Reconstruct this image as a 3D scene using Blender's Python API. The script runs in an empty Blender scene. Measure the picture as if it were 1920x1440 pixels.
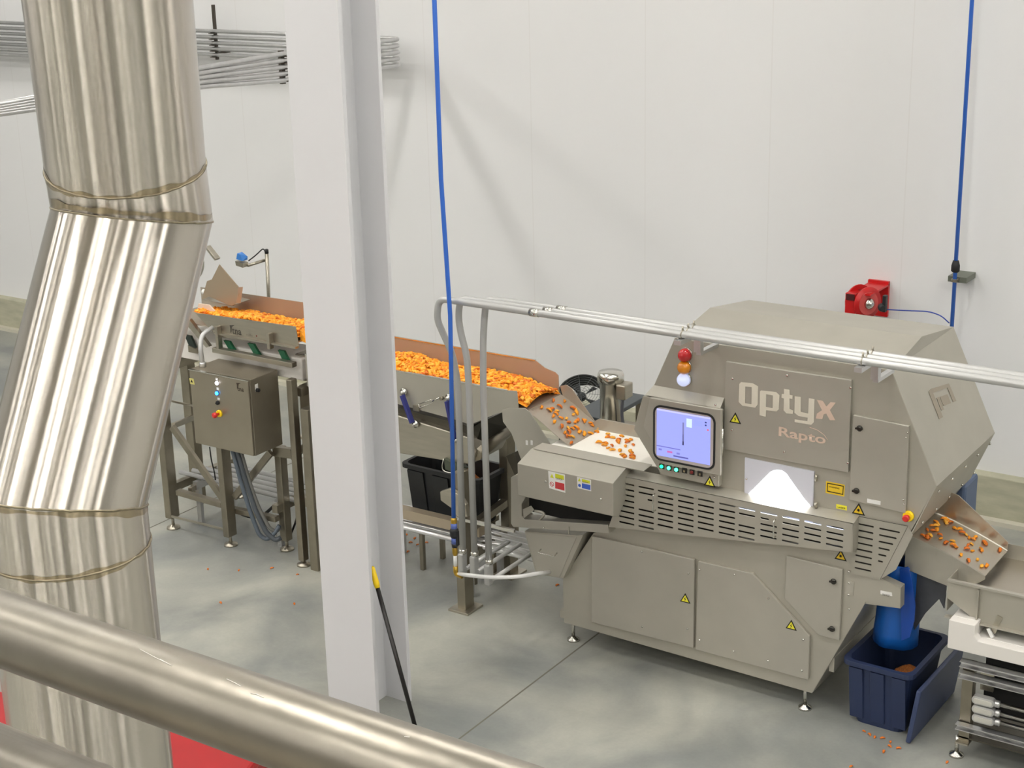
import bpy, bmesh, math, random
from mathutils import Vector, Matrix
from mathutils.geometry import tessellate_polygon
PI = math.pi
C = bpy.context.scene.collection
S = bpy.context.scene

# ------------------------------------------------------------------ camera
F_PX, PITCH, YAW, ROLL, EYE = 2978.6, 0.305874, -0.594087, 0.024764, Vector((0, 0, 4.6))
fw = Vector((math.sin(YAW)*math.cos(PITCH), math.cos(YAW)*math.cos(PITCH), -math.sin(PITCH)))
rt = Vector((math.cos(YAW), -math.sin(YAW), 0)); dn = fw.cross(rt)
RT = rt*math.cos(ROLL) + dn*math.sin(ROLL); DN = -rt*math.sin(ROLL) + dn*math.cos(ROLL)
cam = bpy.data.objects.new('camera', bpy.data.cameras.new('camera')); C.objects.link(cam)
cam.matrix_world = Matrix(((RT.x, -DN.x, -fw.x, EYE.x), (RT.y, -DN.y, -fw.y, EYE.y), (RT.z, -DN.z, -fw.z, EYE.z), (0, 0, 0, 1)))
cam.data.sensor_width = 36; cam.data.lens = F_PX/1920*36; cam.data.clip_start = 0.05; cam.data.clip_end = 100
S.camera = cam

def W(u, v, x=None, y=None, z=None):
    """Measured point of the place: the sight line of photo pixel (u, v) met with a real plane x=, y= or z=."""
    d = fw + RT*((u-960)/F_PX) + DN*((v-720)/F_PX)
    ax, val = (0, x) if x is not None else (1, y) if y is not None else (2, z)
    return EYE + d*((val-EYE[ax])/d[ax])
def D(u, v, depth):
    return EYE + (fw + RT*((u-960)/F_PX) + DN*((v-720)/F_PX))*depth

# ------------------------------------------------------------------ world, exposure
wd = bpy.data.worlds.new('world'); S.world = wd; wd.use_nodes = True
wd.node_tree.nodes['Background'].inputs[0].default_value = (1, 1, 1, 1)
wd.node_tree.nodes['Background'].inputs[1].default_value = 0.3
S.view_settings.view_transform = 'Standard'; S.view_settings.look = 'None'
S.view_settings.exposure = 1.56; S.view_settings.gamma = 1.0; S.view_settings.use_curve_mapping = False
S.cycles.max_bounces = 8; S.cycles.sample_clamp_indirect = 6; S.cycles.diffuse_bounces = 4; S.cycles.glossy_bounces = 4
LAMP = 12.0        # emission of the ceiling lamps' lenses

# ------------------------------------------------------------------ materials
def lin(c): return tuple(((x/255)/12.92 if x/255 <= .04045 else ((x/255+.055)/1.055)**2.4) for x in c)
MATS = {}
def mat(name, rgb, rough=.5, metal=0., emit=None, es=0., noise=0., nscale=8., aniso=0., bump=0., bscale=60., stretch=None, alpha=None, trans=0., coat=0.):
    if name in MATS: return MATS[name]
    m = bpy.data.materials.new(name); m.use_nodes = True; n = m.node_tree.nodes; l = m.node_tree.links
    b = n['Principled BSDF']; col = (*lin(rgb), 1)
    b.inputs['Base Color'].default_value = col; b.inputs['Roughness'].default_value = rough; b.inputs['Metallic'].default_value = metal
    if emit: b.inputs['Emission Color'].default_value = (*lin(emit), 1); b.inputs['Emission Strength'].default_value = es
    if trans: b.inputs['Transmission Weight'].default_value = trans
    if coat: b.inputs['Coat Weight'].default_value = coat
    if aniso:
        b.inputs['Anisotropic'].default_value = aniso
    if noise or bump:
        tc = n.new('ShaderNodeTexCoord'); mp = n.new('ShaderNodeMapping'); l.new(tc.outputs['Object'], mp.inputs[0])
        mp.inputs['Scale'].default_value = stretch or (1, 1, 1)
    if noise:
        t = n.new('ShaderNodeTexNoise'); t.inputs['Scale'].default_value = nscale; t.inputs['Detail'].default_value = 6
        l.new(mp.outputs[0], t.inputs['Vector'])
        r = n.new('ShaderNodeMapRange'); r.inputs[1].default_value = .3; r.inputs[2].default_value = .7
        r.inputs[3].default_value = 1-noise; r.inputs[4].default_value = 1+noise; l.new(t.outputs[0], r.inputs[0])
        mx = n.new('ShaderNodeVectorMath'); mx.operation = 'SCALE'; mx.inputs[0].default_value = col[:3]
        l.new(r.outputs[0], mx.inputs['Scale']); l.new(mx.outputs[0], b.inputs['Base Color'])
    if bump:
        t = n.new('ShaderNodeTexNoise'); t.inputs['Scale'].default_value = bscale; t.inputs['Detail'].default_value = 4
        l.new(mp.outputs[0], t.inputs['Vector'])
        bp = n.new('ShaderNodeBump'); bp.inputs['Strength'].default_value = bump; bp.inputs['Distance'].default_value = .01
        l.new(t.outputs[0], bp.inputs['Height']); l.new(bp.outputs[0], b.inputs['Normal'])
    MATS[name] = m
    return m
blast = mat('bead blasted steel', (182, 178, 166), .46, .55, noise=.04, nscale=5)
blast2 = mat('bead blasted steel door', (185, 181, 170), .44, .55, noise=.04, nscale=4)
steel = mat('brushed stainless', (180, 174, 160), .3, .9, noise=.06, nscale=6, stretch=(1, 1, 8))
steel_dk = mat('weathered stainless tube', (150, 143, 128), .34, .85, noise=.10, nscale=9)
steel_br = mat('bright steel', (215, 213, 206), .2, 1.)
galv = mat('galvanised conduit', (205, 205, 205), .3, .85, noise=.05, nscale=20)
galv_w = mat('painted grey conduit', (190, 190, 188), .38, .45)
pan_in = mat('polished pan steel', (186, 176, 162), .42, .6, noise=.05, nscale=3)
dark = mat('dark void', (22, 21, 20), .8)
darksteel = mat('dark steel channel', (92, 88, 78), .45, .7, noise=.1)  # darker steel tone for channels, braces and shelf
rubber = mat('black rubber', (28, 28, 30), .6)
black_pl = mat('black plastic', (34, 36, 38), .5, noise=.08, nscale=30, bump=.1, bscale=200)
navy = mat('navy plastic', (40, 52, 84), .45, noise=.08, nscale=10)
navy_in = mat('navy plastic lid', (58, 70, 104), .4)
bluebag = mat('blue poly sleeve', (20, 92, 178), .4, bump=.3, bscale=10, trans=0)
bluehose = mat('blue hose', (54, 108, 205), .35)
darkblue = mat('dark blue hose', (26, 62, 160), .35)
brass = mat('brass', (196, 160, 70), .3, .9)
whitepl = mat('white plastic', (232, 232, 230), .4)
whitepaint = mat('white paint', (214, 214, 216), .42, noise=.015, nscale=2)
white_fr = mat('white painted machine base', (226, 222, 216), .45)
yellow = mat('yellow plastic', (250, 212, 20), .45)
stick_y = mat('yellow sticker', (232, 222, 60), .5)
stick_y2 = mat('amber sticker', (228, 190, 40), .5)
stick_k = mat('black print', (28, 26, 22), .6)
stick_w = mat('white sticker', (226, 224, 220), .5)
stick_r = mat('red sticker print', (200, 62, 66), .5)
stick_b = mat('blue sticker print', (60, 96, 190), .5)
redpaint = mat('red paint', (196, 26, 28), .35)
redplastic = mat('red plastic', (160, 10, 18), .45, noise=.05, nscale=5)
green_sp = mat('green fibre spring', (34, 96, 66), .5)
springblue = mat('blue spring arm', (48, 52, 122), .45)
beltw = mat('white belt', (252, 249, 240), .5, emit=(255, 240, 215), es=0.0)  # white belt, raised further to stand for the inner lamp's glare
brush_logo = mat('satin etched lettering', (226, 218, 202), .55, .1)
brush_logo2 = mat('faded orange lettering', (222, 196, 178), .55, .1)
dimprint = mat('grey etched print', (84, 80, 72), .55, .3)
weldm = mat('weld bead', (150, 140, 118), .4, .9, noise=.25, nscale=60)
weldtint = mat('heat tinted steel', (190, 172, 132), .25, 1., noise=.1, nscale=14)
duckm = None
SN = [mat('snack orange', (252, 166, 34), .6, noise=.22, nscale=60, bump=.3), mat('snack amber', (244, 148, 26), .6, noise=.22, nscale=60, bump=.3),
      mat('snack deep orange', (224, 118, 30), .6, noise=.22, nscale=60, bump=.3), mat('snack light orange', (255, 186, 66), .6, noise=.2, nscale=60, bump=.3)]

def duct_mat(axis, tint=(212, 205, 194)):
    """rolled steel brushed around the duct: fine ring scratches spread every reflection along the axis only"""
    m = bpy.data.materials.new('rolled duct steel'); m.use_nodes = True; n = m.node_tree.nodes; l = m.node_tree.links
    b = n['Principled BSDF']; b.inputs['Metallic'].default_value = 1; b.inputs['Roughness'].default_value = .11
    tc = n.new('ShaderNodeTexCoord'); t = n.new('ShaderNodeTexNoise'); t.inputs['Scale'].default_value = 3; t.inputs['Detail'].default_value = 5
    l.new(tc.outputs['Object'], t.inputs['Vector'])
    r = n.new('ShaderNodeMapRange'); r.inputs[3].default_value = .86; r.inputs[4].default_value = 1.06; l.new(t.outputs[0], r.inputs[0])
    mx = n.new('ShaderNodeVectorMath'); mx.operation = 'SCALE'; mx.inputs[0].default_value = lin(tint)
    l.new(r.outputs[0], mx.inputs['Scale']); l.new(mx.outputs[0], b.inputs['Base Color'])
    w = []
    for k in range(3):
        sc = n.new('ShaderNodeVectorMath'); sc.operation = 'SCALE'; sc.inputs['Scale'].default_value = 7919.0+977*k; l.new(tc.outputs['Object'], sc.inputs[0])
        wn = n.new('ShaderNodeTexWhiteNoise'); l.new(sc.outputs[0], wn.inputs['Vector']); w.append(wn)
    a1 = n.new('ShaderNodeMath'); a1.operation = 'ADD'; l.new(w[0].outputs['Value'], a1.inputs[0]); l.new(w[1].outputs['Value'], a1.inputs[1])
    a2 = n.new('ShaderNodeMath'); a2.operation = 'ADD'; l.new(a1.outputs[0], a2.inputs[0]); l.new(w[2].outputs['Value'], a2.inputs[1])
    a3 = n.new('ShaderNodeMath'); a3.operation = 'SUBTRACT'; l.new(a2.outputs[0], a3.inputs[0]); a3.inputs[1].default_value = 1.5
    a4 = n.new('ShaderNodeMath'); a4.operation = 'MULTIPLY'; l.new(a3.outputs[0], a4.inputs[0]); a4.inputs[1].default_value = .7
    av = n.new('ShaderNodeVectorMath'); av.operation = 'SCALE'; av.inputs[0].default_value = Vector(axis).normalized(); l.new(a4.outputs[0], av.inputs['Scale'])
    g = n.new('ShaderNodeNewGeometry'); ad = n.new('ShaderNodeVectorMath'); ad.operation = 'ADD'; l.new(g.outputs['Normal'], ad.inputs[0]); l.new(av.outputs[0], ad.inputs[1])
    nm = n.new('ShaderNodeVectorMath'); nm.operation = 'NORMALIZE'; l.new(ad.outputs[0], nm.inputs[0]); l.new(nm.outputs[0], b.inputs['Normal'])
    return m
def floor_mat():
    m = bpy.data.materials.new('polished concrete'); m.use_nodes = True; n = m.node_tree.nodes; l = m.node_tree.links
    b = n['Principled BSDF']; tc = n.new('ShaderNodeTexCoord')
    def noise(sc, det, dist=0):
        t = n.new('ShaderNodeTexNoise'); t.inputs['Scale'].default_value = sc; t.inputs['Detail'].default_value = det
        t.inputs['Distortion'].default_value = dist; l.new(tc.outputs['Object'], t.inputs['Vector']); return t
    t1 = noise(1.1, 8, .6); t2 = noise(6, 8, .3); t3 = noise(45, 4)
    r = n.new('ShaderNodeValToRGB'); e = r.color_ramp.elements
    e[0].position = .34; e[0].color = (*lin((126, 129, 127)), 1); e[1].position = .64; e[1].color = (*lin((170, 170, 160)), 1)
    l.new(t1.outputs[0], r.inputs[0])
    r2 = n.new('ShaderNodeMapRange'); r2.inputs[1].default_value = .3; r2.inputs[2].default_value = .7; r2.inputs[3].default_value = .93; r2.inputs[4].default_value = 1.06
    l.new(t2.outputs[0], r2.inputs[0])
    r3 = n.new('ShaderNodeMapRange'); r3.inputs[1].default_value = .3; r3.inputs[2].default_value = .7; r3.inputs[3].default_value = .97; r3.inputs[4].default_value = 1.03
    l.new(t3.outputs[0], r3.inputs[0])
    mm = n.new('ShaderNodeMath'); mm.operation = 'MULTIPLY'; l.new(r2.outputs[0], mm.inputs[0]); l.new(r3.outputs[0], mm.inputs[1])
    mx = n.new('ShaderNodeVectorMath'); mx.operation = 'SCALE'; l.new(r.outputs[0], mx.inputs[0]); l.new(mm.outputs[0], mx.inputs['Scale'])
    l.new(mx.outputs[0], b.inputs['Base Color'])
    rr = n.new('ShaderNodeMapRange'); rr.inputs[3].default_value = .32; rr.inputs[4].default_value = .55; l.new(t2.outputs[0], rr.inputs[0]); l.new(rr.outputs[0], b.inputs['Roughness'])
    return m
def wall_mat():
    m = bpy.data.materials.new('white insulated panel'); m.use_nodes = True; n = m.node_tree.nodes; l = m.node_tree.links
    b = n['Principled BSDF']; b.inputs['Roughness'].default_value = .5
    tc = n.new('ShaderNodeTexCoord'); sp = n.new('ShaderNodeSeparateXYZ'); l.new(tc.outputs['Object'], sp.inputs[0])
    md = n.new('ShaderNodeMath'); md.operation = 'PINGPONG'; md.inputs[1].default_value = .54; l.new(sp.outputs[0], md.inputs[0])
    r = n.new('ShaderNodeValToRGB'); e = r.color_ramp.elements; r.color_ramp.interpolation = 'LINEAR'
    e[0].position = 0; e[0].color = (*lin((222, 221, 220)), 1); e[1].position = .006; e[1].color = (*lin((228, 228, 228)), 1)
    l.new(md.outputs[0], r.inputs[0]); l.new(r.outputs[0], b.inputs['Base Color'])
    return m
floorm = floor_mat(); wallm = wall_mat()
curbm = mat('concrete kerb', (178, 176, 154), .7, noise=.12, nscale=5, stretch=(1, 1, 4))

# ------------------------------------------------------------------ mesh helpers
class MB:
    """Collects shapes; build() links them as ONE mesh object with its origin at its own base centre."""
    def __init__(s): s.b = bmesh.new()
    def faces(s, vs, fs):
        v = [s.b.verts.new(p) for p in vs]
        for f in fs:
            try: s.b.faces.new([v[i] for i in f])
            except ValueError: pass
        return s
    def box(s, lo, hi):
        x0, y0, z0 = lo; x1, y1, z1 = hi
        return s.faces([(x, y, z) for x in (x0, x1) for y in (y0, y1) for z in (z0, z1)],
                       [(0, 1, 3, 2), (4, 6, 7, 5), (0, 4, 5, 1), (2, 3, 7, 6), (0, 2, 6, 4), (1, 5, 7, 3)])
    def hull(s, pts):
        t = bmesh.new()
        for p in pts: t.verts.new(p)
        bmesh.ops.convex_hull(t, input=t.verts)
        bad = [v for v in t.verts if not v.link_faces]; bmesh.ops.delete(t, geom=bad, context='VERTS')
        bmesh.ops.dissolve_limit(t, angle_limit=.01, verts=t.verts, edges=t.edges)
        me = bpy.data.meshes.new('t'); t.to_mesh(me); s.b.from_mesh(me); bpy.data.meshes.remove(me); t.free(); return s
    def quadslab(s, a, b, c, d, th):
        """flat four-cornered sheet with real thickness th"""
        a, b, c, d = map(Vector, (a, b, c, d)); n = (b-a).cross(d-a).normalized()*th
        return s.faces([a, b, c, d, a+n, b+n, c+n, d+n], [(0, 3, 2, 1), (4, 5, 6, 7), (0, 1, 5, 4), (1, 2, 6, 5), (2, 3, 7, 6), (3, 0, 4, 7)])
    def prism(s, poly, axis, t0, t1, holes=()):
        """polygon in the plane across axis ('x','y','z'), with holes, extruded t0..t1"""
        def P(a, b, t): return {'y': (a, t, b), 'x': (t, a, b), 'z': (a, b, t)}[axis]
        loops = [list(poly)]+[list(h) for h in holes]; flat = [p for lp in loops for p in lp]
        tris = tessellate_polygon([[Vector((p[0], p[1], 0)) for p in lp] for lp in loops])
        n = len(flat); vs = [P(a, b, t0) for a, b in flat]+[P(a, b, t1) for a, b in flat]
        fs = [tuple(t) for t in tris]+[tuple(i+n for i in reversed(t)) for t in tris]; o = 0
        for lp in loops:
            k = len(lp)
            for i in range(k): j = (i+1) % k; fs.append((o+i, o+j, n+o+j, n+o+i))
            o += k
        return s.faces(vs, fs)
    def bar(s, p, q, w, h=None, up=(0, 0, 1)):
        p, q = Vector(p), Vector(q); h = h or w; d = (q-p).normalized(); u = Vector(up)
        if abs(d.dot(u)) > .98: u = Vector((0, 1, 0))
        a = d.cross(u).normalized()*w/2; b = a.cross(d).normalized()*h/2
        vs = [e+sa*a+sb*b for e in (p, q) for sa, sb in ((-1, -1), (1, -1), (1, 1), (-1, 1))]
        return s.faces(vs, [(0, 1, 2, 3), (7, 6, 5, 4), (0, 4, 5, 1), (1, 5, 6, 2), (2, 6, 7, 3), (3, 7, 4, 0)])
    def tube(s, pts, r, n=12, caps=True, radii=None):
        pts = [Vector(p) for p in pts]; rings = []; prev = None
        for i, p in enumerate(pts):
            din = (p-pts[i-1]).normalized() if i else None
            dout = (pts[i+1]-p).normalized() if i < len(pts)-1 else None
            t = (din+dout).normalized() if din and dout else (din or dout)
            if prev is None:
                a = t.cross(Vector((0, 0, 1)));  a = a if a.length > .05 else t.cross(Vector((0, 1, 0)))
            else: a = prev-t*prev.dot(t)
            a.normalize(); b = t.cross(a); prev = a; rr = radii[i] if radii else r
            sc = 1/max(.3, t.dot(dout or din)); sd = (dout or din)-t*(t.dot(dout or din))
            ring = []
            for k in range(n):
                o = a*math.cos(2*PI*k/n)*rr+b*math.sin(2*PI*k/n)*rr
                if sd.length > 1e-4:
                    e = sd.normalized(); o = o+e*o.dot(e)*(sc-1)
                ring.append(s.b.verts.new(p+o))
            rings.append(ring)
        for i in range(len(rings)-1):
            for k in range(n): s.b.faces.new((rings[i][k], rings[i][(k+1) % n], rings[i+1][(k+1) % n], rings[i+1][k])).smooth = True
        if caps: s.b.faces.new(rings[0][::-1]); s.b.faces.new(rings[-1])
        return s
    def lathe(s, prof, c, axis=(0, 0, 1), n=20):
        """profile [(radius, height)] turned about axis through c"""
        c = Vector(c); ax = Vector(axis).normalized(); a = ax.cross(Vector((0, 0, 1))); a = a if a.length > .05 else ax.cross(Vector((0, 1, 0)))
        a.normalize(); b = ax.cross(a); rings = []
        for r, h in prof: rings.append([s.b.verts.new(c+ax*h+(a*math.cos(2*PI*k/n)+b*math.sin(2*PI*k/n))*max(r, .0004)) for k in range(n)])
        for i in range(len(rings)-1):
            for k in range(n): s.b.faces.new((rings[i][k], rings[i][(k+1) % n], rings[i+1][(k+1) % n], rings[i+1][k])).smooth = True
        s.b.faces.new(rings[0][::-1]); s.b.faces.new(rings[-1]); return s
    def build(s, name, m, parent=None, bevel=0, smooth=False, segs=2):
        b = s.b; bmesh.ops.recalc_face_normals(b, faces=b.faces)
        me = bpy.data.meshes.new(name)
        vs = b.verts; xs = [v.co.x for v in vs]; ys = [v.co.y for v in vs]; zs = [v.co.z for v in vs]
        o0 = Vector(((min(xs)+max(xs))/2, (min(ys)+max(ys))/2, min(zs)))
        if parent is not None: o0 = Vector((0, 0, 0))
        for v in vs: v.co -= (o0 if parent is None else base_of(parent))
        if smooth:
            for f in b.faces: f.smooth = True
        b.to_mesh(me); b.free()
        for mm in (m if isinstance(m, (list, tuple)) else [m]): me.materials.append(mm)
        o = bpy.data.objects.new(name, me); C.objects.link(o)
        if parent is None: o.location = o0; BASE[o.name] = o0
        else: o.parent = parent; BASE[o.name] = base_of(parent)
        if bevel:
            md = o.modifiers.new('edge', 'BEVEL'); md.width = bevel; md.segments = segs; md.limit_method = 'ANGLE'; md.angle_limit = .6
        return o
BASE = {}
def base_of(o): return BASE[o.name]
def rbezier(pts, r=.1, n=6):
    """polyline with its corners rounded to radius r"""
    pts = [Vector(p) for p in pts]; out = [pts[0]]
    for i in range(1, len(pts)-1):
        a, b, c = pts[i-1], pts[i], pts[i+1]; k = min(r, (a-b).length*.45, (c-b).length*.45)
        p = b+(a-b).normalized()*k; q = b+(c-b).normalized()*k
        for j in range(n+1):
            t = j/n; out.append(p*(1-t)**2+b*2*t*(1-t)+q*t*t)
    return out+[pts[-1]]
def tag(o, label, cat, group=None, kind=None):
    o['label'] = label; o['category'] = cat
    if group: o['group'] = group
    if kind: o['kind'] = kind
    return o
def thing(name, label, cat, loc, group=None):
    o = bpy.data.objects.new(name, None); C.objects.link(o); o.location = loc; o.empty_display_size = .1
    BASE[o.name] = Vector(loc); return tag(o, label, cat, group)
def struct(o): o['kind'] = 'structure'; return o
def text(s, parent, m, x0, z_base, y, height, name='lettering', width=None, bold=.0, thick=.001, face='y'):
    """lettering standing on a wall-like plane that looks towards -Y; x0 = left end, height = capital height"""
    cu = bpy.data.curves.new('t', 'FONT'); cu.body = s; cu.size = 1; cu.extrude = 0; cu.offset = bold; cu.resolution_u = 3
    t = bpy.data.objects.new('t', cu); C.objects.link(t); dg = bpy.context.evaluated_depsgraph_get()
    me = bpy.data.meshes.new_from_object(t.evaluated_get(dg)); bpy.data.objects.remove(t); bpy.data.curves.remove(cu)
    xs = [v.co.x for v in me.vertices]; w = max(xs)-min(xs); mn = min(xs)
    kz = height/.69; kx = (width/w) if width else kz; off = base_of(parent)
    for v in me.vertices:
        v.co = Vector((x0+(v.co.x-mn)*kx, y-thick, z_base+v.co.y*kz))-off
    me.name = name; me.materials.clear(); me.materials.append(m)
    o = bpy.data.objects.new(name, me); C.objects.link(o); o.parent = parent; BASE[o.name] = off
    return o
def xz(pts, y): return [(W(u, v, y=y).x, W(u, v, y=y).z) for u, v in pts]
def screw(parent, u, v, y, r=.007):
    p = W(u, v, y=y)
    return MB().lathe([(r, 0), (r, .004), (r*.6, .007)], (p.x, y, p.z), (0, -1, 0), 8).build('screw', steel_br, parent)

# ------------------------------------------------------------------ setting
struct(MB().box((-22, -20, -.2), (14, 11.5, 0)).build('floor', floorm))
fj = MB()   # saw-cut joints, sunk strips with a lighter lip
for xj in (-4.735, -8.55): fj.box((xj-.005, 1.5, .0002), (xj+.005, 11.0, .0012))
struct(fj.build('trim_1', mat('joint filler', (112, 109, 98), .8)))
struct(MB().box((-22, 11.1, .35), (14, 11.3, 9)).build('wall_back', wallm))
struct(MB().box((-22, 11.0, 0), (14, 11.3, .35)).build('baseboard_back', curbm, bevel=.008))
struct(MB().box((-22, 10.93, 0), (14, 11.0, .035)).build('trim_2', mat('pale cove strip', (200, 196, 180), .6)))
struct(MB().box((-22.2, -20, 0), (-22, 11.3, 9)).build('wall_left', wallm))
struct(MB().box((14, -20, 0), (14.2, 11.3, 9)).build('wall_right', wallm))
struct(MB().box((-22, -20.2, 0), (14, -20, 9)).build('wall_front', mat('dim plant wall', (150, 142, 128), .6)))
struct(MB().box((-22, -20, 9), (14, 11.3, 9.2)).build('ceiling', mat('white ceiling', (228, 226, 220), .6)))
# mezzanine deck the guard rail stands on
# ceiling lamps: white housing with a glowing lens
lens = mat('lamp lens', (255, 250, 240), .5, emit=(255, 252, 247), es=LAMP)
lamp0 = None
def ceiling_lamp(x, y):
    global lamp0
    if lamp0 is None:
        lamp0 = thing('ceiling_lamp', 'white high bay panel lamp hanging under the hall ceiling', 'lamp', (0, 0, 8.4), 'panel lamps under the hall ceiling')
        MB().box((-.32, -.62, 8.4), (.32, .62, 8.46)).build('housing', whitepl, lamp0)
        MB().box((-.29, -.59, 8.39), (.29, .59, 8.4)).build('lens', lens, lamp0)
        [MB().bar((0, y_, 8.46), (0, y_, 9.8), .01).build('hanger', steel_br, lamp0) for y_ in (-.6, .6)]
        r = lamp0
    else:
        r = lamp0.copy(); C.objects.link(r)
        for ch in lamp0.children: c = ch.copy(); C.objects.link(c); c.parent = r
    r.location = (x, y, 7.6)
for x in (-15, -11, -7, -3, 1, 5, 9):
    for y in (-17, -13.5, -10, -6.5, -3.0, .6, 4.2, 7.8): ceiling_lamp(x, y)
for i, (a, b, c) in enumerate(((-9, -6.5, (40, 42, 46)), (-4, -1.5, (44, 54, 84)), (1, 2.2, (46, 44, 42)), (4, 7, (50, 48, 46)), (9, 11.5, (44, 54, 84)))):  # unseen dark slabs added to put dark streaks in the duct
    struct(MB().box((a, -20.02, 0), (b, -19.94, 7.4)).build('door_%d' % (i+1), mat('added dark panel %d' % i, c, .5)))
for i, yy in enumerate((-16, -9, -3, 2)):  # more dark slabs added on the right wall for the duct's reflections
    struct(MB().box((13.92, yy, 0), (14.02, yy+2.4, 7.4)).build('door_%d' % (i+6), mat('added dark panel %d' % (i+6), (46, 50, 60), .5)))
for i, (x, y) in enumerate(((3, -4), (7, -3), (0, -9), (6, -10), (-6, -6), (10, 3))):  # unseen columns added to darken parts of the duct's reflections
    struct(MB().box((x-.15, y-.15, 0), (x+.15, y+.15, 9)).build('trim_%d' % (i+6), mat('added dark column', (64, 62, 60), .5)))

# ------------------------------------------------------------------ large exhaust duct close to the camera
R0 = .25   # duct radius
def duct_pt(u, v, w): return D(u, v, 2*R0*F_PX/w)
dt0, dt1 = duct_pt(203, 0, 313), duct_pt(236, 312, 296)
dm1 = duct_pt(249, 402, 292)
dm2 = duct_pt(118, 938, 306)
dl1 = duct_pt(127, 1040, 307)
dl1 = Vector((dm2.x, dm2.y, dl1.z)); dl2 = Vector((dm2.x, dm2.y, 0.0))
dup = dt1+(dt0-dt1)*((8.9-dt1.z)/(dt0.z-dt1.z))
duct = thing('exhaust_duct', 'large shiny stainless steel duct with a slanted offset section, rising in front of the conveyor', 'duct', (dl2.x, dl2.y, 0))
MATD = {}
def cyl_section(p, q, np_, nq, name):
    """round duct length p..q whose ends are cut on the planes np_, nq"""
    p, q = Vector(p), Vector(q); ax = (q-p).normalized(); a = ax.cross(Vector((0, 1, 0))).normalized(); b = ax.cross(a); n = 96
    m = MB(); r1, r2 = [], []
    for k in range(n):
        o = a*math.cos(2*PI*k/n)*R0+b*math.sin(2*PI*k/n)*R0
        r1.append(m.b.verts.new(p+o-ax*(o.dot(np_)/ax.dot(np_)))); r2.append(m.b.verts.new(q+o-ax*(o.dot(nq)/ax.dot(nq))))
    rings = [r1]
    for t in (.25, .5, .75): rings.append([m.b.verts.new(u.co.lerp(w.co, t)) for u, w in zip(r1, r2)])
    rings.append(r2)
    for s in range(len(rings)-1):
        for k in range(n): m.b.faces.new((rings[s][k], rings[s][(k+1) % n], rings[s+1][(k+1) % n], rings[s+1][k])).smooth = True
    key = round(ax.x, 2)
    if key not in MATD: MATD[key] = duct_mat(ax)
    return m.build(name, MATD[key], duct)
def weld(p, nrm, ax, wob=.003, r=.0035):
    n = 72; a = ax.cross(Vector((0, 1, 0))).normalized(); b = ax.cross(a); pts = []; rnd = random.Random(int(p.z*1000))
    for k in range(n+1):
        o = a*math.cos(2*PI*k/n)*R0+b*math.sin(2*PI*k/n)*R0
        o = o*1.004-ax*(o.dot(nrm)/ax.dot(nrm)); pts.append(p+o+ax*(rnd.random()-.5)*wob)
    pts[-1] = pts[0]; MB().tube(pts, r, 6, caps=False).build('weld_seam', weldm, duct)
axu = (dm1-dup).normalized(); axm = (dm2-dm1).normalized(); axl = Vector((0, 0, -1))
n1 = (axu+axm).normalized(); n2 = (axm+axl).normalized()
cyl_section(dup, dt1, axu, axu, 'duct_section'); cyl_section(dt1, dm1, axu, n1, 'duct_section'); cyl_section(dm1, dm2, n1, n2, 'duct_section')
cyl_section(dm2, dl1, n2, axl, 'duct_section'); cyl_section(dl1, dl2, axl, axl, 'duct_section')
def heat_band(p, nrm, ax, h, seed):
    """irregular brownish heat tint left on the steel beside a weld"""
    n = 96; a = ax.cross(Vector((0, 1, 0))).normalized(); b = ax.cross(a); m = MB(); rnd = random.Random(seed); R1 = []; ph = [rnd.random()*6 for _ in range(4)]
    for s_, sg in ((0, -1), (1, 1)):
        ring = []
        for k in range(n):
            t = 2*PI*k/n; o = (a*math.cos(t)+b*math.sin(t))*(R0+.0008); e = h*(.6+.25*math.sin(3*t+ph[0]+s_)+.2*math.sin(7*t+ph[1])+.15*math.sin(17*t+ph[2+s_]))
            ring.append(m.b.verts.new(p+o-ax*(o.dot(nrm)/ax.dot(nrm))+ax*sg*max(.004, e)))
        R1.append(ring)
    for k in range(n): m.b.faces.new((R1[0][k], R1[0][(k+1) % n], R1[1][(k+1) % n], R1[1][k])).smooth = True
    key = ('t', round(ax.x, 2))
    if key not in MATD: MATD[key] = duct_mat(ax, (178, 164, 138))
    m.build('heat_tint', MATD[key], duct)
heat_band(dt1, axu, axu, .022, 1); heat_band(dl1, axl, axl, .016, 2); heat_band(dm2+axl*.012, n2, axl, .014, 3); heat_band(dm1-axu*.02, n1, axu, .016, 4)
def long_seam(u0, v0, u1, v1, dep):
    a_, b_ = D(u0, v0, dep), D(u1, v1, dep); MB().tube([a_, a_.lerp(b_, .5), b_], .0022, 6).build('weld_seam', weldm, duct)
weld(dt1, axu, axu); weld(dm1, n1, axu, .002, .003); weld(dm2, n2, axl); weld(dl1, axl, axl, .004)

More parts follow.
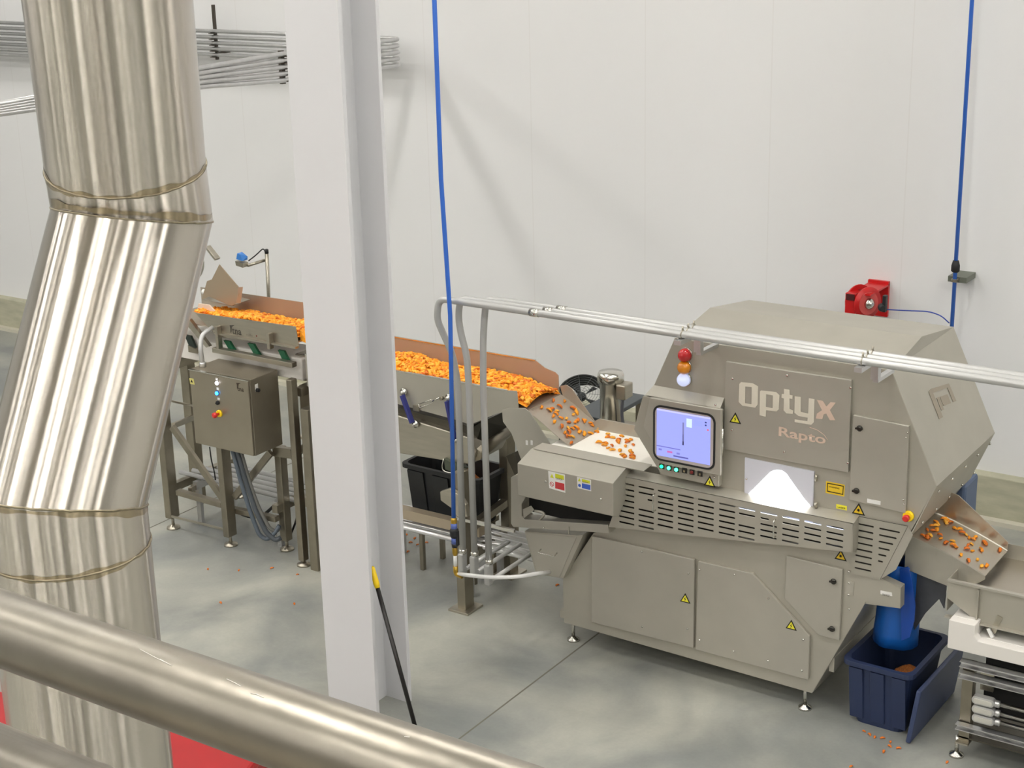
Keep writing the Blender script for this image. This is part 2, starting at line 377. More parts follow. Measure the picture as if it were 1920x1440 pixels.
# ------------------------------------------------------------------ guard rail of the mezzanine
rp0 = D(0, 1177, 1.04); rp1 = W(600, 1387, z=rp0.z); rd = (rp1-rp0).normalized()
ra, rb = rp0-rd*1.3, rp1+rd*1.6
rail = thing('guard_rail', 'thick brushed steel guard rail crossing close in front, at the mezzanine edge', 'railing', (ra.x, ra.y, 3.05))
railm = mat('scuffed rail steel', (144, 138, 127), .36, .85, noise=.09, nscale=25, stretch=(1, 1, 1), bump=.08, bscale=30)
MB().tube([ra, rb], .0242, 40).build('top_rail', railm, rail)
lo0 = D(0, 1432, 1.04); lo0.z = lo0.z
lo1 = W(210, 1515, z=lo0.z); ld = (lo1-lo0).normalized()
MB().tube([lo0-rd*1.2, lo0+rd*2.4], .0242, 40).build('lower_rail', railm, rail)
for p in (ra+rd*.05, rb-rd*.05):
    MB().tube([(p.x, p.y, 3.05), (p.x, p.y, p.z)], .02, 20).lathe([(.05, 0), (.05, .012)], (p.x, p.y, 3.05)).build('post', railm, rail)
def on_rail(u, v):
    d = fw + RT*((u-960)/F_PX) + DN*((v-720)/F_PX); o = EYE-ra; dp = d-rd*d.dot(rd); op = o-rd*o.dot(rd)
    A, B_, C_ = dp.dot(dp), 2*dp.dot(op), op.dot(op)-.0243**2; return EYE+d*((-B_-math.sqrt(max(0, B_*B_-4*A*C_)))/(2*A))
for pts in (((262, 1217), (290, 1232), (318, 1246)), ((300, 1236), (322, 1248)), ((425, 1273), (440, 1280), (452, 1287)), ((470, 1300), (482, 1302), (494, 1308)), ((758, 1381), (768, 1382))):
    MB().tube([on_rail(*p) for p in pts], .00022, 5).build('scratch', mat('bright scratch', (236, 232, 224), .4), rail)
back = Vector((-rd.y, rd.x, 0)); back = back if back.dot(-Vector((rp0.x, rp0.y, 0))) > 0 else -back
dk = [ra-rd*.4-back*.08, rb+rd*.4-back*.08, rb+rd*.4+back*3.2, ra-rd*.4+back*3.2]
tag(MB().prism([(p.x, p.y) for p in dk], 'z', 2.85, 3.05).build('mezzanine_deck', steel_dk), 'steel mezzanine deck the guard rail stands on', 'platform', kind='structure')
for i, (p, q) in enumerate(((dk[0], dk[2]), (dk[1], dk[3]))):
    c = p*.06+q*.94; struct(MB().box((c.x-.08, c.y-.08, 0), (c.x+.08, c.y+.08, 2.85)).build('trim_%d' % (3+i), whitepaint))

# ------------------------------------------------------------------ white H column
CF, CB = 6.27, 6.60       # front and rear flange faces
cx1 = W(706, 1330, y=CF).x; cx0 = W(620, 1300, y=CF).x-.018
colm = MB(); cxm = (cx0+cx1)/2; tf = .028
colm.prism([(cx0, CF), (cx1, CF), (cx1, CF+tf), (cxm+.01, CF+tf), (cxm+.01, CB-tf), (cx1, CB-tf), (cx1, CB), (cx0, CB), (cx0, CB-tf), (cxm-.01, CB-tf), (cxm-.01, CF+tf), (cx0, CF+tf)], 'z', 0, 9)
tag(colm.build('steel_column', whitepaint, bevel=.003), 'white painted steel H column rising from the floor in front of the conveyors', 'column', kind='thing')

# mop pole leaning against the column
a = W(697, 1062, x=cx1+.012); b = W(779, 1362, y=CF-.02)
a = W(697, 1062, y=CF+.10); b = W(786, 1390, z=0.02); d_ = (b-a).normalized()
mop = thing('cleaning_pole', 'black handle pole with yellow grip end leaning on the white column', 'pole', (b.x, b.y, 0))
MB().tube([a+d_*.12, b], .0125, 14).build('pole', mat('black pole', (24, 22, 20), .4), mop)
MB().tube([a, a+d_*.012, a+d_*.1, a+d_*.125], .017, 14, radii=[.010, .015, .0175, .0145]).build('grip', yellow, mop)
MB().box((b.x-.14, b.y-.05, 0), (b.x+.14, b.y+.05, .035)).build('foot', rubber, mop)

# red bin behind the duct
z = 1.0; ra0, ra1 = W(-90, 1290, z=z), W(520, 1362, z=z); re = (ra1-ra0).normalized(); rn = Vector((re.y, -re.x, 0)); rn = rn if rn.y < 0 else -rn; rL = (ra1-ra0).length
redb = thing('red_bin', 'large red plastic bin on the floor behind the big duct', 'bin', (*((ra0+ra1)/2+rn*.5)[:2], 0))
rpt = lambda a, b, zz: Vector((*(ra0+re*a+rn*b)[:2], zz))
MB().hull([rpt(a, b, zz) for zz, k in ((.08, .06), (z, 0)) for a in (k, rL-k) for b in (k, 1-k)]).build('tub', redplastic, redb, bevel=.04, segs=4)
for f in (.2, .5, .8): MB().hull([rpt(rL*f+a, 1+b, zz) for a in (-.03, .03) for b in (-.04, .012) for zz in (.15, z-.12)]).build('rib', redplastic, redb, bevel=.01)
for f in (.2, .5, .8): MB().hull([rpt(rL-.04+b, f+a, zz) for a in (-.03, .03) for b in (0, .052) for zz in (.15, z-.12)]).build('rib', redplastic, redb, bevel=.01)
MB().hull([rpt(a, b, zz) for a in (-.025, rL+.025) for b in (-.025, 1.025) for zz in (z-.05, z+.002)]).build('rim', redplastic, redb, bevel=.015)
for a in (.15, rL-.15):
    for b in (.15, .85): MB().tube([rpt(a-.02, b, .05), rpt(a+.02, b, .05)], .05, 16).build('wheel', rubber, redb)

# ------------------------------------------------------------------ optical sorter
SY, SB = 7.68, 8.65       # front and rear of the sorter
sorter = thing('optical_sorter', 'big grey steel belt sorter with a lit screen, slotted guard and yellow warning stickers', 'sorting machine', (-3.9, 8.15, 0))
up = [(-4.07, 2.12), (-2.79, 2.12), (-2.513, 1.528), (-2.648, 1.225), (-2.72, 1.10), (-4.09, 1.10), (-4.15, 1.265), (-4.31, 1.575)]
MB().prism(up, 'y', SY, SB).build('upper_housing', blast, sorter, bevel=.004)
yr, zr = 8.12, 2.195
MB().faces([(-4.07, SY, 2.12), (-2.79, SY, 2.12), (-2.79, yr, zr), (-4.07, yr, zr), (-4.07, SB, 2.12), (-2.79, SB, 2.12)],
           [(0, 1, 2, 3), (3, 2, 5, 4), (0, 3, 4), (1, 5, 2), (0, 4, 5, 1)]).build('roof_cover', blast, sorter)
low = xz([(1057, 1167), (1523, 1300), (1622, 1132), (1655, 1080), (1600, 985), (1150, 985), (1112, 1000), (1055, 1085)], SY)
MB().prism(low, 'y', SY, SB).build('lower_housing', blast, sorter, bevel=.004)
# infill between: dark belt tunnel and frame behind the slotted guard
bz0, bz1 = .93, 1.225
# small flanges at the foot
p = W(1053, 1158, y=SY); MB().box((p.x-.012, SY, p.z-.0), (p.x+.02, SB, p.z+.05)).build('foot_flange', blast, sorter)
p = W(1550, 1262, y=SY); MB().bar((p.x+.02, SY+.02, p.z+.05), (p.x+.02, SB, p.z+.05), .03, .09).build('foot_flange', blast, sorter)
# levelling feet
def level_foot(parent, x, y, ztop, m=steel_br, r=.035):
    MB().tube([(x, y, .02), (x, y, ztop)], .012, 12).lathe([(r*1.15, 0), (r*1.1, .012), (r*.5, .022), (.014, .03)], (x, y, 0)).build('levelling_foot', m, parent)
for u, v in ((1075, 1200), (1509, 1328)):
    p = W(u, v, z=0); level_foot(sorter, p.x, p.y, .17)
for x in (-4.72, -3.3): level_foot(sorter, x, SB-.1, .17)
# side facet with bolts (sloping flange under the right wall)
a0, b0 = Vector((-2.513, SY-.004, 1.528)), Vector((-2.513, SB, 1.528)); a1, b1 = W(1709, 1003, y=SY-.004), None
b1 = Vector((a1.x, SB, a1.z)); MB().quadslab(a0, b0, b1, a1, .006).build('side_flange', blast2, sorter)
m = MB(); nf = (b0-a0).cross(a1-a0).normalized(); nf = nf if nf.x > 0 else -nf
for k in range(5):
    for q in (.18, .82):
        t = .08+k*.22; m.lathe([(.009, 0), (.008, .006), (.004, .009)], a0.lerp(a1, q).lerp(b0.lerp(b1, q), t)+nf*.006, nf, 8)
m.build('bolt', steel_br, sorter)
def Wside(u, v):
    """measured point on the sloping right wall of the sorter"""
    n_ = Vector((.593, 0, .277)).normalized(); p_ = Vector((-2.513+.001, 0, 1.528+.001)); d = fw + RT*((u-960)/F_PX) + DN*((v-720)/F_PX)
    return EYE + d*((p_-EYE).dot(n_)/d.dot(n_))
emb = mat('faint etched emblem', (166, 156, 140), .5, .5); sn = Vector((.593, 0, .277)).normalized()
for nm_, q4 in (('emblem_bar', ((1741, 734), (1746, 729), (1768, 782), (1761, 786))), ('emblem_bar', ((1746, 729), (1778, 719), (1781, 725), (1749, 737))), ('emblem_bar', ((1774, 721), (1779, 719), (1793, 752), (1787, 754))),
                ('emblem_bar', ((1762, 744), (1776, 739), (1783, 756), (1769, 761))), ('emblem_bar', ((1756, 746), (1760, 744), (1770, 768), (1765, 770)))):
    a_ = [Wside(*k) for k in q4]; MB().faces([*a_, *[k+sn*.0012 for k in a_]], [(0, 1, 2, 3), (7, 6, 5, 4), (0, 4, 5, 1), (1, 5, 6, 2), (2, 6, 7, 3), (3, 7, 4, 0)]).build(nm_, emb, sorter)

def door(name, pts, thick, holes=(), m=blast2, y=SY, parent=None, bevel=.003):
    return MB().prism(xz(pts, y), 'y', y-thick, y-.0005, [xz(h, y) for h in holes]).build(name, m, parent or sorter, bevel=bevel)
# logo panel
dL = door('logo_panel', [(1364, 676), (1599, 711), (1593, 884), (1360, 840)], .022)
for u, v in ((1374, 710), (1476, 704), (1595, 727), (1373, 806), (1471, 847), (1590, 868)): screw(dL, u, v, SY-.022)
ly = SY-.0225
def glyph(parts, m, name='letter'):
    mb = MB()
    for poly, holes in parts: mb.prism(xz(poly, ly), 'y', ly-.0012, ly, [xz(h, ly) for h in holes])
    return mb.build(name, m, dL)
z7 = lambda pts: [(1360+a/6.4, 680+b/6.4) for a, b in pts]
glyph([(z7([(190, 233), (330, 248), (393, 285), (388, 500), (360, 540), (205, 515), (160, 470), (168, 255)]), [z7([(240, 285), (318, 292), (314, 500), (237, 485)])])], brush_logo)
glyph([(z7([(430, 335), (610, 352), (650, 390), (640, 560), (615, 585), (490, 570), (484, 648), (412, 630), (416, 345)]), [z7([(490, 378), (572, 392), (568, 545), (487, 530)])])], brush_logo)
glyph([(z7([(705, 315), (770, 325), (772, 385), (808, 392), (805, 435), (770, 430), (770, 555), (815, 575), (808, 615), (735, 608), (700, 570), (704, 430), (675, 420), (678, 375), (704, 375)]), [])], brush_logo)
glyph([(z7([(833, 402), (905, 412), (905, 590), (995, 612), (1003, 428), (1070, 438), (1062, 715), (1030, 745), (832, 712), (832, 680), (985, 702), (990, 660), (880, 640), (830, 600)]), [])], brush_logo)
glyph([(z7([(1100, 448), (1168, 458), (1215, 525), (1262, 475), (1325, 480), (1255, 570), (1320, 690), (1255, 690), (1212, 610), (1180, 620), (1165, 678), (1088, 668), (1100, 610), (1160, 570)]), [])], brush_logo2)
p0 = W(1460, 818, y=ly); p1 = W(1548, 832, y=ly)
text('Rapto', dL, brush_logo2, p0.x, W(1462, 817, y=ly).z, ly, .052, 'lettering', width=p1.x-p0.x, bold=.02)
mb = MB(); arc = [W(1518, 801, y=ly), W(1532, 806, y=ly), W(1545, 815, y=ly), W(1552, 825, y=ly)]
mb.tube([(q.x, ly-.001, q.z) for q in arc], .0015, 6); mb.build('swoosh', brush_logo2, dL)
def warn(parent, u, v, hpx, y, m=stick_y, glyphk='bolt'):
    """yellow warning triangle, black edge; apex pixel (u, v), height hpx"""
    t = W(u, v, y=y); h = hpx*3.05/1000; w = h*1.12
    o = MB().prism([(t.x-w/2, t.z-h), (t.x+w/2, t.z-h), (t.x, t.z)], 'y', y-.0015, y).build('warning_sticker', stick_k, parent)
    k = .11*h; MB().prism([(t.x-w/2+k*1.5, t.z-h+k), (t.x+w/2-k*1.5, t.z-h+k), (t.x, t.z-k*1.9)], 'y', y-.0025, y-.0015).build('sticker_face', m, parent)
    c = Vector((t.x, y-.003, t.z-h*.62)); g = MB()
    if glyphk == 'bolt':
        q = h*.26; g.prism([(c.x+q*.2, c.z+q), (c.x-q*.45, c.z-q*.1), (c.x-q*.02, c.z), (c.x-q*.25, c.z-q), (c.x+q*.4, c.z+q*.12), (c.x+q*.03, c.z+q*.1)], 'y', c.y, c.y+.0006)
    else:
        for k in range(8):
            an = k*PI/4; g.prism([(c.x+math.cos(an+s)*r, c.z+math.sin(an+s)*r) for s, r in ((-.5, h*.05), (0, h*.22), (.5, h*.05))], 'y', c.y, c.y+.0005)
        g.lathe([(h*.1, 0), (h*.1, .0006)], c, (0, 1, 0), 12)
    g.build('sticker_symbol', stick_k, parent)
warn(dL, 1379, 773, 21, SY-.0225)
# right upper door
dR = door('access_door', [(1602, 776), (1707, 797), (1700, 961), (1595, 935)], .02)
for u, v in ((1702, 811), (1699, 820), (1694, 937), (1695, 945)): screw(dR, u, v, SY-.02, .005)
def latch(parent, u, v, y):
    p = W(u, v, y=y); MB().lathe([(.017, 0), (.017, .006), (.009, .012)], (p.x, y, p.z), (0, -1, 0), 14).box((p.x-.02, y-.017, p.z-.004), (p.x+.02, y-.006, p.z+.005)).build('latch', mat('dark chrome latch', (70, 68, 64), .25, .8), parent)
latch(dR, 1612, 803, SY-.02); latch(dR, 1606, 920, SY-.02)
p = W(1626, 936, y=SY-.02); q = W(1651, 947, y=SY-.02)
MB().box((p.x, SY-.0215, q.z), (q.x, SY-.02, q.z+.022)).build('name_label', stick_w, dR)
# screen housing (hooded) on the left of the front face
HY = SY-.075
hood = MB().prism(xz([(1213, 738), (1357, 766), (1355, 908), (1247, 884), (1196, 800)], SY), 'y', SY-.05, SY).build('screen_housing', blast, sorter, bevel=.004)
MB().prism(xz([(1218, 745), (1353, 768), (1351, 893), (1243, 872), (1206, 800)], HY), 'y', HY, SY-.05).build('screen_door', blast2, sorter, bevel=.006)
a, b = W(1226, 722, y=SY), W(1358, 746, y=SY)
MB().hull([(a.x, SY, a.z), (b.x, SY, b.z), (a.x-.03, SY-.05, a.z-.05), (b.x, SY-.05, b.z-.05), (a.x-.03, SY, a.z-.055), (b.x, SY, b.z-.055)]).build('drip_ledge', blast2, sorter)
def rrect(cx, cz, w, h, r, n=5):
    out = []
    for sx, sz, a0 in ((1, 1, 0), (-1, 1, PI/2), (-1, -1, PI), (1, -1, 3*PI/2)):
        for k in range(n+1): t = a0+k*PI/2/n; out.append((cx+sx*(w/2-r)+math.cos(t)*r, cz+sz*(h/2-r)+math.sin(t)*r))
    return out
sl, sr = W(1225, 815, y=HY), W(1341, 840, y=HY); st, sb_ = W(1283, 766, y=HY), W(1283, 872, y=HY)
scx, scz, sw, sh = (sl.x+sr.x)/2, (st.z+sb_.z)/2-.002, sr.x-sl.x, st.z-sb_.z-.004
MB().prism(rrect(scx, scz, sw, sh, .05), 'y', HY-.004, HY, [rrect(scx, scz, sw-.022, sh-.022, .042)]).build('screen_gasket', rubber, sorter)
MB().prism(rrect(scx, scz, sw-.02, sh-.02, .042), 'y', HY-.002, HY).build('screen_bezel', mat('pale grey bezel', (196, 186, 184), .4, .2), sorter)
scr = MB().box((scx-sw/2+.024, HY-.004, scz-sh/2+.03), (scx+sw/2-.03, HY-.002, scz+sh/2-.022)).build('display', mat('lit screen', (60, 60, 90), .3, emit=(150, 158, 240), es=.42), sorter)
sx0, sx1, sz0, sz1 = scx-sw/2+.024, scx+sw/2-.03, scz-sh/2+.03, scz+sh/2-.022
def scr_rect(u0, v0, u1, v1, col, es=.42, n='screen_graphic'):
    MB().box((sx0+(sx1-sx0)*u0, HY-.0048, sz1-(sz1-sz0)*v1), (sx0+(sx1-sx0)*u1, HY-.004, sz1-(sz1-sz0)*v0)).build(n, mat('screen %s' % (col,), (30, 30, 40), .4, emit=col, es=es), scr)
scr_rect(0, 0, 1, .035, (190, 190, 235)); scr_rect(.485, .2, .515, .6, (120, 120, 170), n='level_bar'); scr_rect(.485, .45, .515, .68, (60, 60, 100), n='level_bar')
scr_rect(.56, .1, .66, .28, (205, 225, 235)); scr_rect(.7, .1, .85, .22, (150, 160, 245)); scr_rect(.9, .1, .93, .13, (40, 50, 110)); scr_rect(.9, .16, .93, .19, (40, 50, 110)); scr_rect(.94, .25, .97, .28, (225, 90, 100))
scr_rect(0, .78, .45, .8, (110, 110, 190)); scr_rect(.04, .84, .1, .88, (120, 120, 200)); scr_rect(.2, .86, .3, .9, (190, 100, 170)); scr_rect(.38, .86, .44, .9, (120, 120, 200)); scr_rect(.32, .93, .6, .96, (90, 90, 160))
for u, v, col, es in ((1241.5, 874, (20, 230, 130), 1.2), (1255, 877, (60, 245, 170), 2.0), (1269, 880, (60, 245, 170), 2.0), (1284, 882, None, 0), (1298, 885, (120, 40, 36), 0), (1313, 888, None, 0)):
    p = W(u, v, y=HY)
    bt = MB().box((p.x-.015, HY-.006, p.z-.015), (p.x+.015, HY, p.z+.015)).build('push_button', stick_k, sorter)
    if col: MB().lathe([(.0105, 0), (.0105, .005), (.006, .008)], (p.x, HY-.006, p.z), (0, -1, 0), 14).build('button_lens', mat('button %s' % (col,), col, .3, emit=col if es else None, es=es), bt)
    else: MB().box((p.x-.004, HY-.011, p.z-.008), (p.x+.006, HY-.006, p.z+.004)).build('button_lens', mat('key switch', (150, 140, 110), .4, .5), bt)
warn(sorter, 1331, 892, 21, SY-.0505)
for u, v in ((1342, 759), (1339, 895)): screw(hood, u, v, SY-.05)
p = W(1356, 828, y=SY-.05); MB().tube([(p.x, SY-.06, p.z+.08), (p.x, SY-.06, p.z-.08)], .006, 8).build('hinge', steel_br, hood)
# beacon lamps
for u, v, nm, col, es in ((1282, 667, 'red_beacon', (196, 30, 36), 0), (1281, 690, 'amber_beacon', (226, 140, 22), 0), (1280, 713, 'white_beacon', (196, 204, 240), .22)):
    p = W(u, v, y=SY-.03)
    pr = [(.038, 0), (.039, .012), (.036, .024), (.028, .036), (.016, .044), (.001, .047)]
    MB().lathe(pr, (p.x, SY-.012, p.z), (0, -1, 0), 20).build(nm, mat(nm, col, .18, emit=col if es else None, es=es, coat=.5), sorter)
    MB().lathe([(.042, 0), (.042, .012)], (p.x, SY, p.z), (0, -1, 0), 20).build('beacon_base', steel_br, sorter)
# belt window: white pane, lit belt behind it put on as a glowing shape
win = door('belt_window', [(1398, 857), (1528, 883), (1524, 985), (1397, 940)], .012, m=mat('frosted window', (205, 205, 214), .3), bevel=.002)
gl = mat('painted belt glow', (255, 255, 255), .5, emit=(255, 255, 255), es=3.2)
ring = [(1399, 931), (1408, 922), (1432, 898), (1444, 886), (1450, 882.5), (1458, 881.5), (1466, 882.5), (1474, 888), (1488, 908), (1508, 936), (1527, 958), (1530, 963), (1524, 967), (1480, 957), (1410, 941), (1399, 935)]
MB().prism(xz(ring, SY-.0125), 'y', SY-.0135, SY-.0125).build('belt_glow_shape', gl, win)
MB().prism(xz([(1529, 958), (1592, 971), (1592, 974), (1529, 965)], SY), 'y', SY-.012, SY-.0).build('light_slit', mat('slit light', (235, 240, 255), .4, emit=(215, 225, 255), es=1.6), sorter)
for v0, v1 in ((888, 900), (940, 950)):
    p, q = W(1533, v0, y=SY), W(1533, v1, y=SY); MB().tube([(p.x, SY-.02, p.z), (p.x, SY-.02, q.z)], .008, 8).build('window_hinge', steel, sorter)
screw(win, 1400, 898, SY-.012, .006)
# stickers
def plate(nm, pts, m, y, parent=sorter, th=.0015): return MB().prism(xz(pts, y), 'y', y-th, y).build(nm, m, parent)
s = plate('danger_sticker', [(1549, 902), (1584, 909), (1583, 931), (1548, 924)], stick_y2, SY)
plate('sticker_border', [(1551, 905), (1582, 911), (1581, 928), (1550.5, 921.5)], stick_k, SY-.0016, s, .0004); plate('sticker_face', [(1552.5, 907), (1580.5, 912.5), (1579.5, 926), (1552, 920)], stick_y2, SY-.002, s, .0005)
p = W(1555, 912.5, y=SY); text('WARNING', s, stick_k, p.x, p.z-.003, SY-.003, .009, 'sticker_print', width=.06)
p = W(1554, 921, y=SY); text('Laser radiation inside', s, stick_k, p.x, p.z-.003, SY-.003, .008, 'sticker_print', width=.07)
s = plate('caution_sticker', [(1568, 945), (1588, 949), (1588, 957), (1568, 953)], stick_y, SY)
p = W(1571, 951, y=SY); text('LASER', s, stick_k, p.x, p.z-.002, SY-.002, .009, 'sticker_print', width=.045)
warn(sorter, 1610.5, 943, 22, SY, stick_y2, 'sun')
warn(sorter, 1577, 1030, 21, SY, stick_y2, 'sun')
s = plate('serial_label', [(1651, 1107), (1672, 1111), (1673, 1118), (1651, 1114)], stick_w, SY-.0025)
p = W(1655, 1114, y=SY); text('5062027', s, stick_k, p.x, p.z-.004, SY-.0045, .011, 'sticker_print', width=.042)
# emergency stop
def estop(parent, u, v, y, r=.03):
    p = W(u, v, y=y)
    e = MB().lathe([(r, 0), (r, .012), (r*.8, .018)], (p.x, y, p.z), (0, -1, 0), 20).build('emergency_stop', yellow, parent)
    if parent.parent is None and 'category' in parent: pr = e
    else: pr = parent
    MB().lathe([(r*.4, .012), (r*.4, .034), (r*.62, .036), (r*.62, .05), (r*.45, .056)], (p.x, y, p.z), (0, -1, 0), 18).build('mushroom_button', mat('red button', (210, 50, 46), .35), pr)
estop(sorter, 1704, 967, SY-.002)
# lower doors
dA = door('service_door', [(1113, 1003), (1305, 1047), (1303, 1213), (1112, 1164)], .022)
for u, v in ((1204, 1034), (1291, 1075), (1204, 1175), (1289, 1179)): screw(dA, u, v, SY-.022)
warn(dA, 1285, 1112, 20, SY-.0225)
dB = door('service_door', [(1312, 1050), (1414, 1073), (1521, 1190), (1518, 1272), (1307, 1215)], .022)
for u, v in ((1377, 1077), (1441, 1122), (1506, 1199), (1376, 1221), (1440, 1239), (1504, 1257), (1312, 1068), (1312, 1200)): screw(dB, u, v, SY-.022)
warn(dB, 1484, 1162, 20, SY-.0225)
dC = door('latch_door', [(1477, 1040), (1582, 1066), (1576, 1199), (1536, 1188), (1474, 1120)], .02)
latch(dC, 1563, 1090, SY-.02); latch(dC, 1560, 1179, SY-.02)
plate('cover_plate', [(1586, 1087), (1602, 1091), (1600, 1117), (1584, 1113)], blast2, SY-.0005, th=.003); plate('patch', [(1644, 1082), (1689, 1104), (1688, 1140), (1620, 1128)], blast, SY, th=.002)
for u, v in ((1592, 1072), (1592, 1093), (1591, 1115), (1592, 1142)): screw(sorter, u, v, SY, .007)
# right lower wing of the housing
MB().prism(xz([(1622, 1132), (1688, 1141), (1689, 1102), (1648, 1083)], SY), 'y', SY+.001, SY+.06).build('outlet_wing', blast, sorter)
# slotted guard
GY = SY-.085
top0, top1 = W(1148, 890, y=GY), W(1600, 980, y=GY)
gz = (top0.z+top1.z)/2
gout = [(top0.x, gz), (top1.x, gz), (W(1596, 1036, y=GY).x, W(1596, 1036, y=GY).z), (W(1141, 988, y=GY).x, W(1141, 988, y=GY).z), (W(1155, 950, y=GY).x, W(1155, 950, y=GY).z)]
holes = []; zlow = lambda x: gout[3][1]+(gout[2][1]-gout[3][1])*(x-gout[3][0])/(gout[2][0]-gout[3][0])
def slot(x0, x1, z, h=.0105):
    n = 4; return [(x0+h/2-math.sin(PI*k/n)*h/2, z+math.cos(PI*k/n)*h/2) for k in range(n+1)]+[(x1-h/2+math.sin(PI*k/n)*h/2, z-math.cos(PI*k/n)*h/2) for k in range(n+1)]
cols = [1160.4, 1197, 1233, 1271, 1308.5, 1348, 1385, 1426, 1467, 1508, 1549.5]
dz = .0355
for i, u in enumerate(cols):
    vtop = 903+(u-1160)*.2085; x0 = W(u, vtop, y=GY).x; x1 = W(u+29+(i*.4), vtop, y=GY).x
    for r in range(8):
        z = gz-.045-r*dz
        if z < zlow((x0+x1)/2)+.018: continue
        if (i == 1 and r in (3,)) or (i == 6 and r in (2,)): continue
        if i == 1 and r == 2: holes.append(slot(x0+.06, x1, z)); continue
        if i == 7 and r == 1: holes.append(slot(x0, x1-.05, z)); continue
        holes.append(slot(x0, x1, z))
guard = MB().prism(gout, 'y', GY, GY+.003, holes).build('slotted_guard', blast, sorter)
MB().hull([(top0.x, GY, gz), (top1.x, GY, gz), (top0.x, SY, gz+.02), (top1.x, SY, gz+.02), (top0.x, GY, gz-.003), (top1.x, GY, gz-.003), (top0.x, SY, gz+.016), (top1.x, SY, gz+.016)]).build('guard_top', blast2, sorter)
MB().prism([(GY, gz), (SY, gz+.018), (SY, gout[2][1]), (GY, gout[2][1])], 'x', gout[1][0]-.003, gout[1][0]+.002).build('guard_end', blast, sorter)
MB().hull([(x, y, z) for (x, z0) in ((gout[3][0], gout[3][1]), (gout[2][0], gout[2][1])) for y, z in ((GY, z0), (SY, z0-.03), (SY, z0))]).build('guard_lower_lip', blast, sorter)
for u0, v0, u1, v1 in ((1229, 926, 1231, 957), (1455, 974, 1456, 1006)):
    p, q = W(u0, v0, y=GY), W(u1, v1, y=GY)
    MB().tube(rbezier([(p.x-.005, GY, p.z), (p.x, GY-.03, p.z), (p.x, GY-.03, q.z), (p.x, GY, q.z)], .01, 4), .0045, 8).build('handle', steel_br, guard)
# dark sheet put in for the unlit inside, lit rail seen through the slots
MB().prism([(gout[0][0]+.03, gz-.10), (gout[1][0]-.02, gz-.10), (gout[2][0]-.02, gout[2][1]+.012), (gout[3][0]+.03, gout[3][1]+.012)], 'y', SY-.03, SY-.012).build('guard_shade_sheet', mat('painted interior shade', (40, 38, 34), .5, .5), sorter)
MB().tube([(gout[0][0]+.2, SY-.05, gz-.075), (gout[1][0]-.05, SY-.05, gz-.075)], .012, 10).build('rail', steel_br, sorter)
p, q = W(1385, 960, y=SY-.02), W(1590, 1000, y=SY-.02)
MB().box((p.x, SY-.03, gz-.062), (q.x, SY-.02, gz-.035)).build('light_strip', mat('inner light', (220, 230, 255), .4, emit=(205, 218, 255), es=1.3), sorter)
# wedge-shaped slotted plate, right
wp = xz([(1603, 966), (1703, 986), (1651, 1086), (1597, 1074)], SY)
wh = []
for r in range(8):
    va = 979+r*11.8; a = W(1608-r*.6, va, y=SY); b = W(1640-r*.7, va+7, y=SY); wh.append(slot(a.x, b.x, a.z-.004, .010))
for r in range(6):
    va = 988+r*12.2; a = W(1650-r*.5, va, y=SY); b = W(1689-r*6.4, va+8, y=SY); wh.append(slot(a.x, b.x, a.z-.004, .010))
MB().prism(wp, 'y', SY-.012, SY-.008, wh).build('slotted_plate', blast, sorter)
MB().prism(wp, 'y', SY-.007, SY-.003).build('plate_shade_sheet', mat('painted interior shade', (40, 38, 34), .5, .5), sorter)  # dark sheet in place of the shade behind these slots
MB().hull([tuple(W(u, v, y=SY-.008)) for u, v in ((1703, 986), (1712, 1003), (1680, 1068), (1651, 1086), (1668, 1060))]+[tuple(W(u, v, y=SY+.02)) for u, v in ((1703, 986), (1712, 1003), (1680, 1068), (1651, 1086))]).build('gusset', blast2, sorter)

# reject guard box, infeed frame
QY = 7.45
bx = lambda u, v: W(u, v, y=QY)
A_, B_, C_, D_ = bx(970, 868), bx(1148, 907), bx(1148, 956), bx(975, 940)
zt = (A_.z+B_.z)/2; zb = (C_.z+D_.z)/2; x0, x1 = A_.x, B_.x+.005
MB().prism([(QY, zb), (QY, zt), (7.60, zt+.045), (SY+.02, zt+.045), (SY+.02, zt+.03), (7.60, zb+.06), (QY+.06, zb-.03)], 'x', x0, x1).build('reject_cover', blast, sorter, bevel=.003)
MB().quadslab((x0+.02, 7.6, zt+.047), (x1+.12, 7.6, zt+.047), (x1+.12, 7.70, zt+.055), (x0+.02, 7.70, zt+.055), .004).build('cover_flap', blast2, sorter)
s = plate('caution_sticker', [(1028, 883), (1059, 890), (1060, 924), (1030, 915)], stick_w, QY-.0005)
plate('sticker_print', [(1041, 888), (1057, 892), (1057.5, 900), (1041, 896)], mat('lime sticker', (206, 208, 50), .5), QY-.0022, s, .0004)
plate('sticker_print', [(1041, 903), (1058, 907), (1058.5, 920), (1041, 915.5)], stick_r, QY-.0022, s, .0004)
plate('sticker_print', [(1031.5, 895), (1038.5, 897), (1035, 888)], mat('lime sticker', (206, 208, 50), .5), QY-.0022, s, .0004)
p = W(1035, 907.5, y=QY); MB().tube([(p.x+math.cos(t*PI/8)*.013, QY-.002, p.z+math.sin(t*PI/8)*.013) for t in range(17)], .0017, 6).bar((p.x-.009, QY-.002, p.z+.009), (p.x+.009, QY-.002, p.z-.009), .003).build('prohibition_sign', stick_r, s)
p = W(1042.5, 897, y=QY); text('CAUTION', s, stick_k, p.x, p.z-.004, QY-.003, .011, 'sticker_print', width=.046)
s = plate('caution_sticker', [(1082, 894), (1108, 900), (1108.5, 921), (1083, 915)], stick_w, QY-.0005)
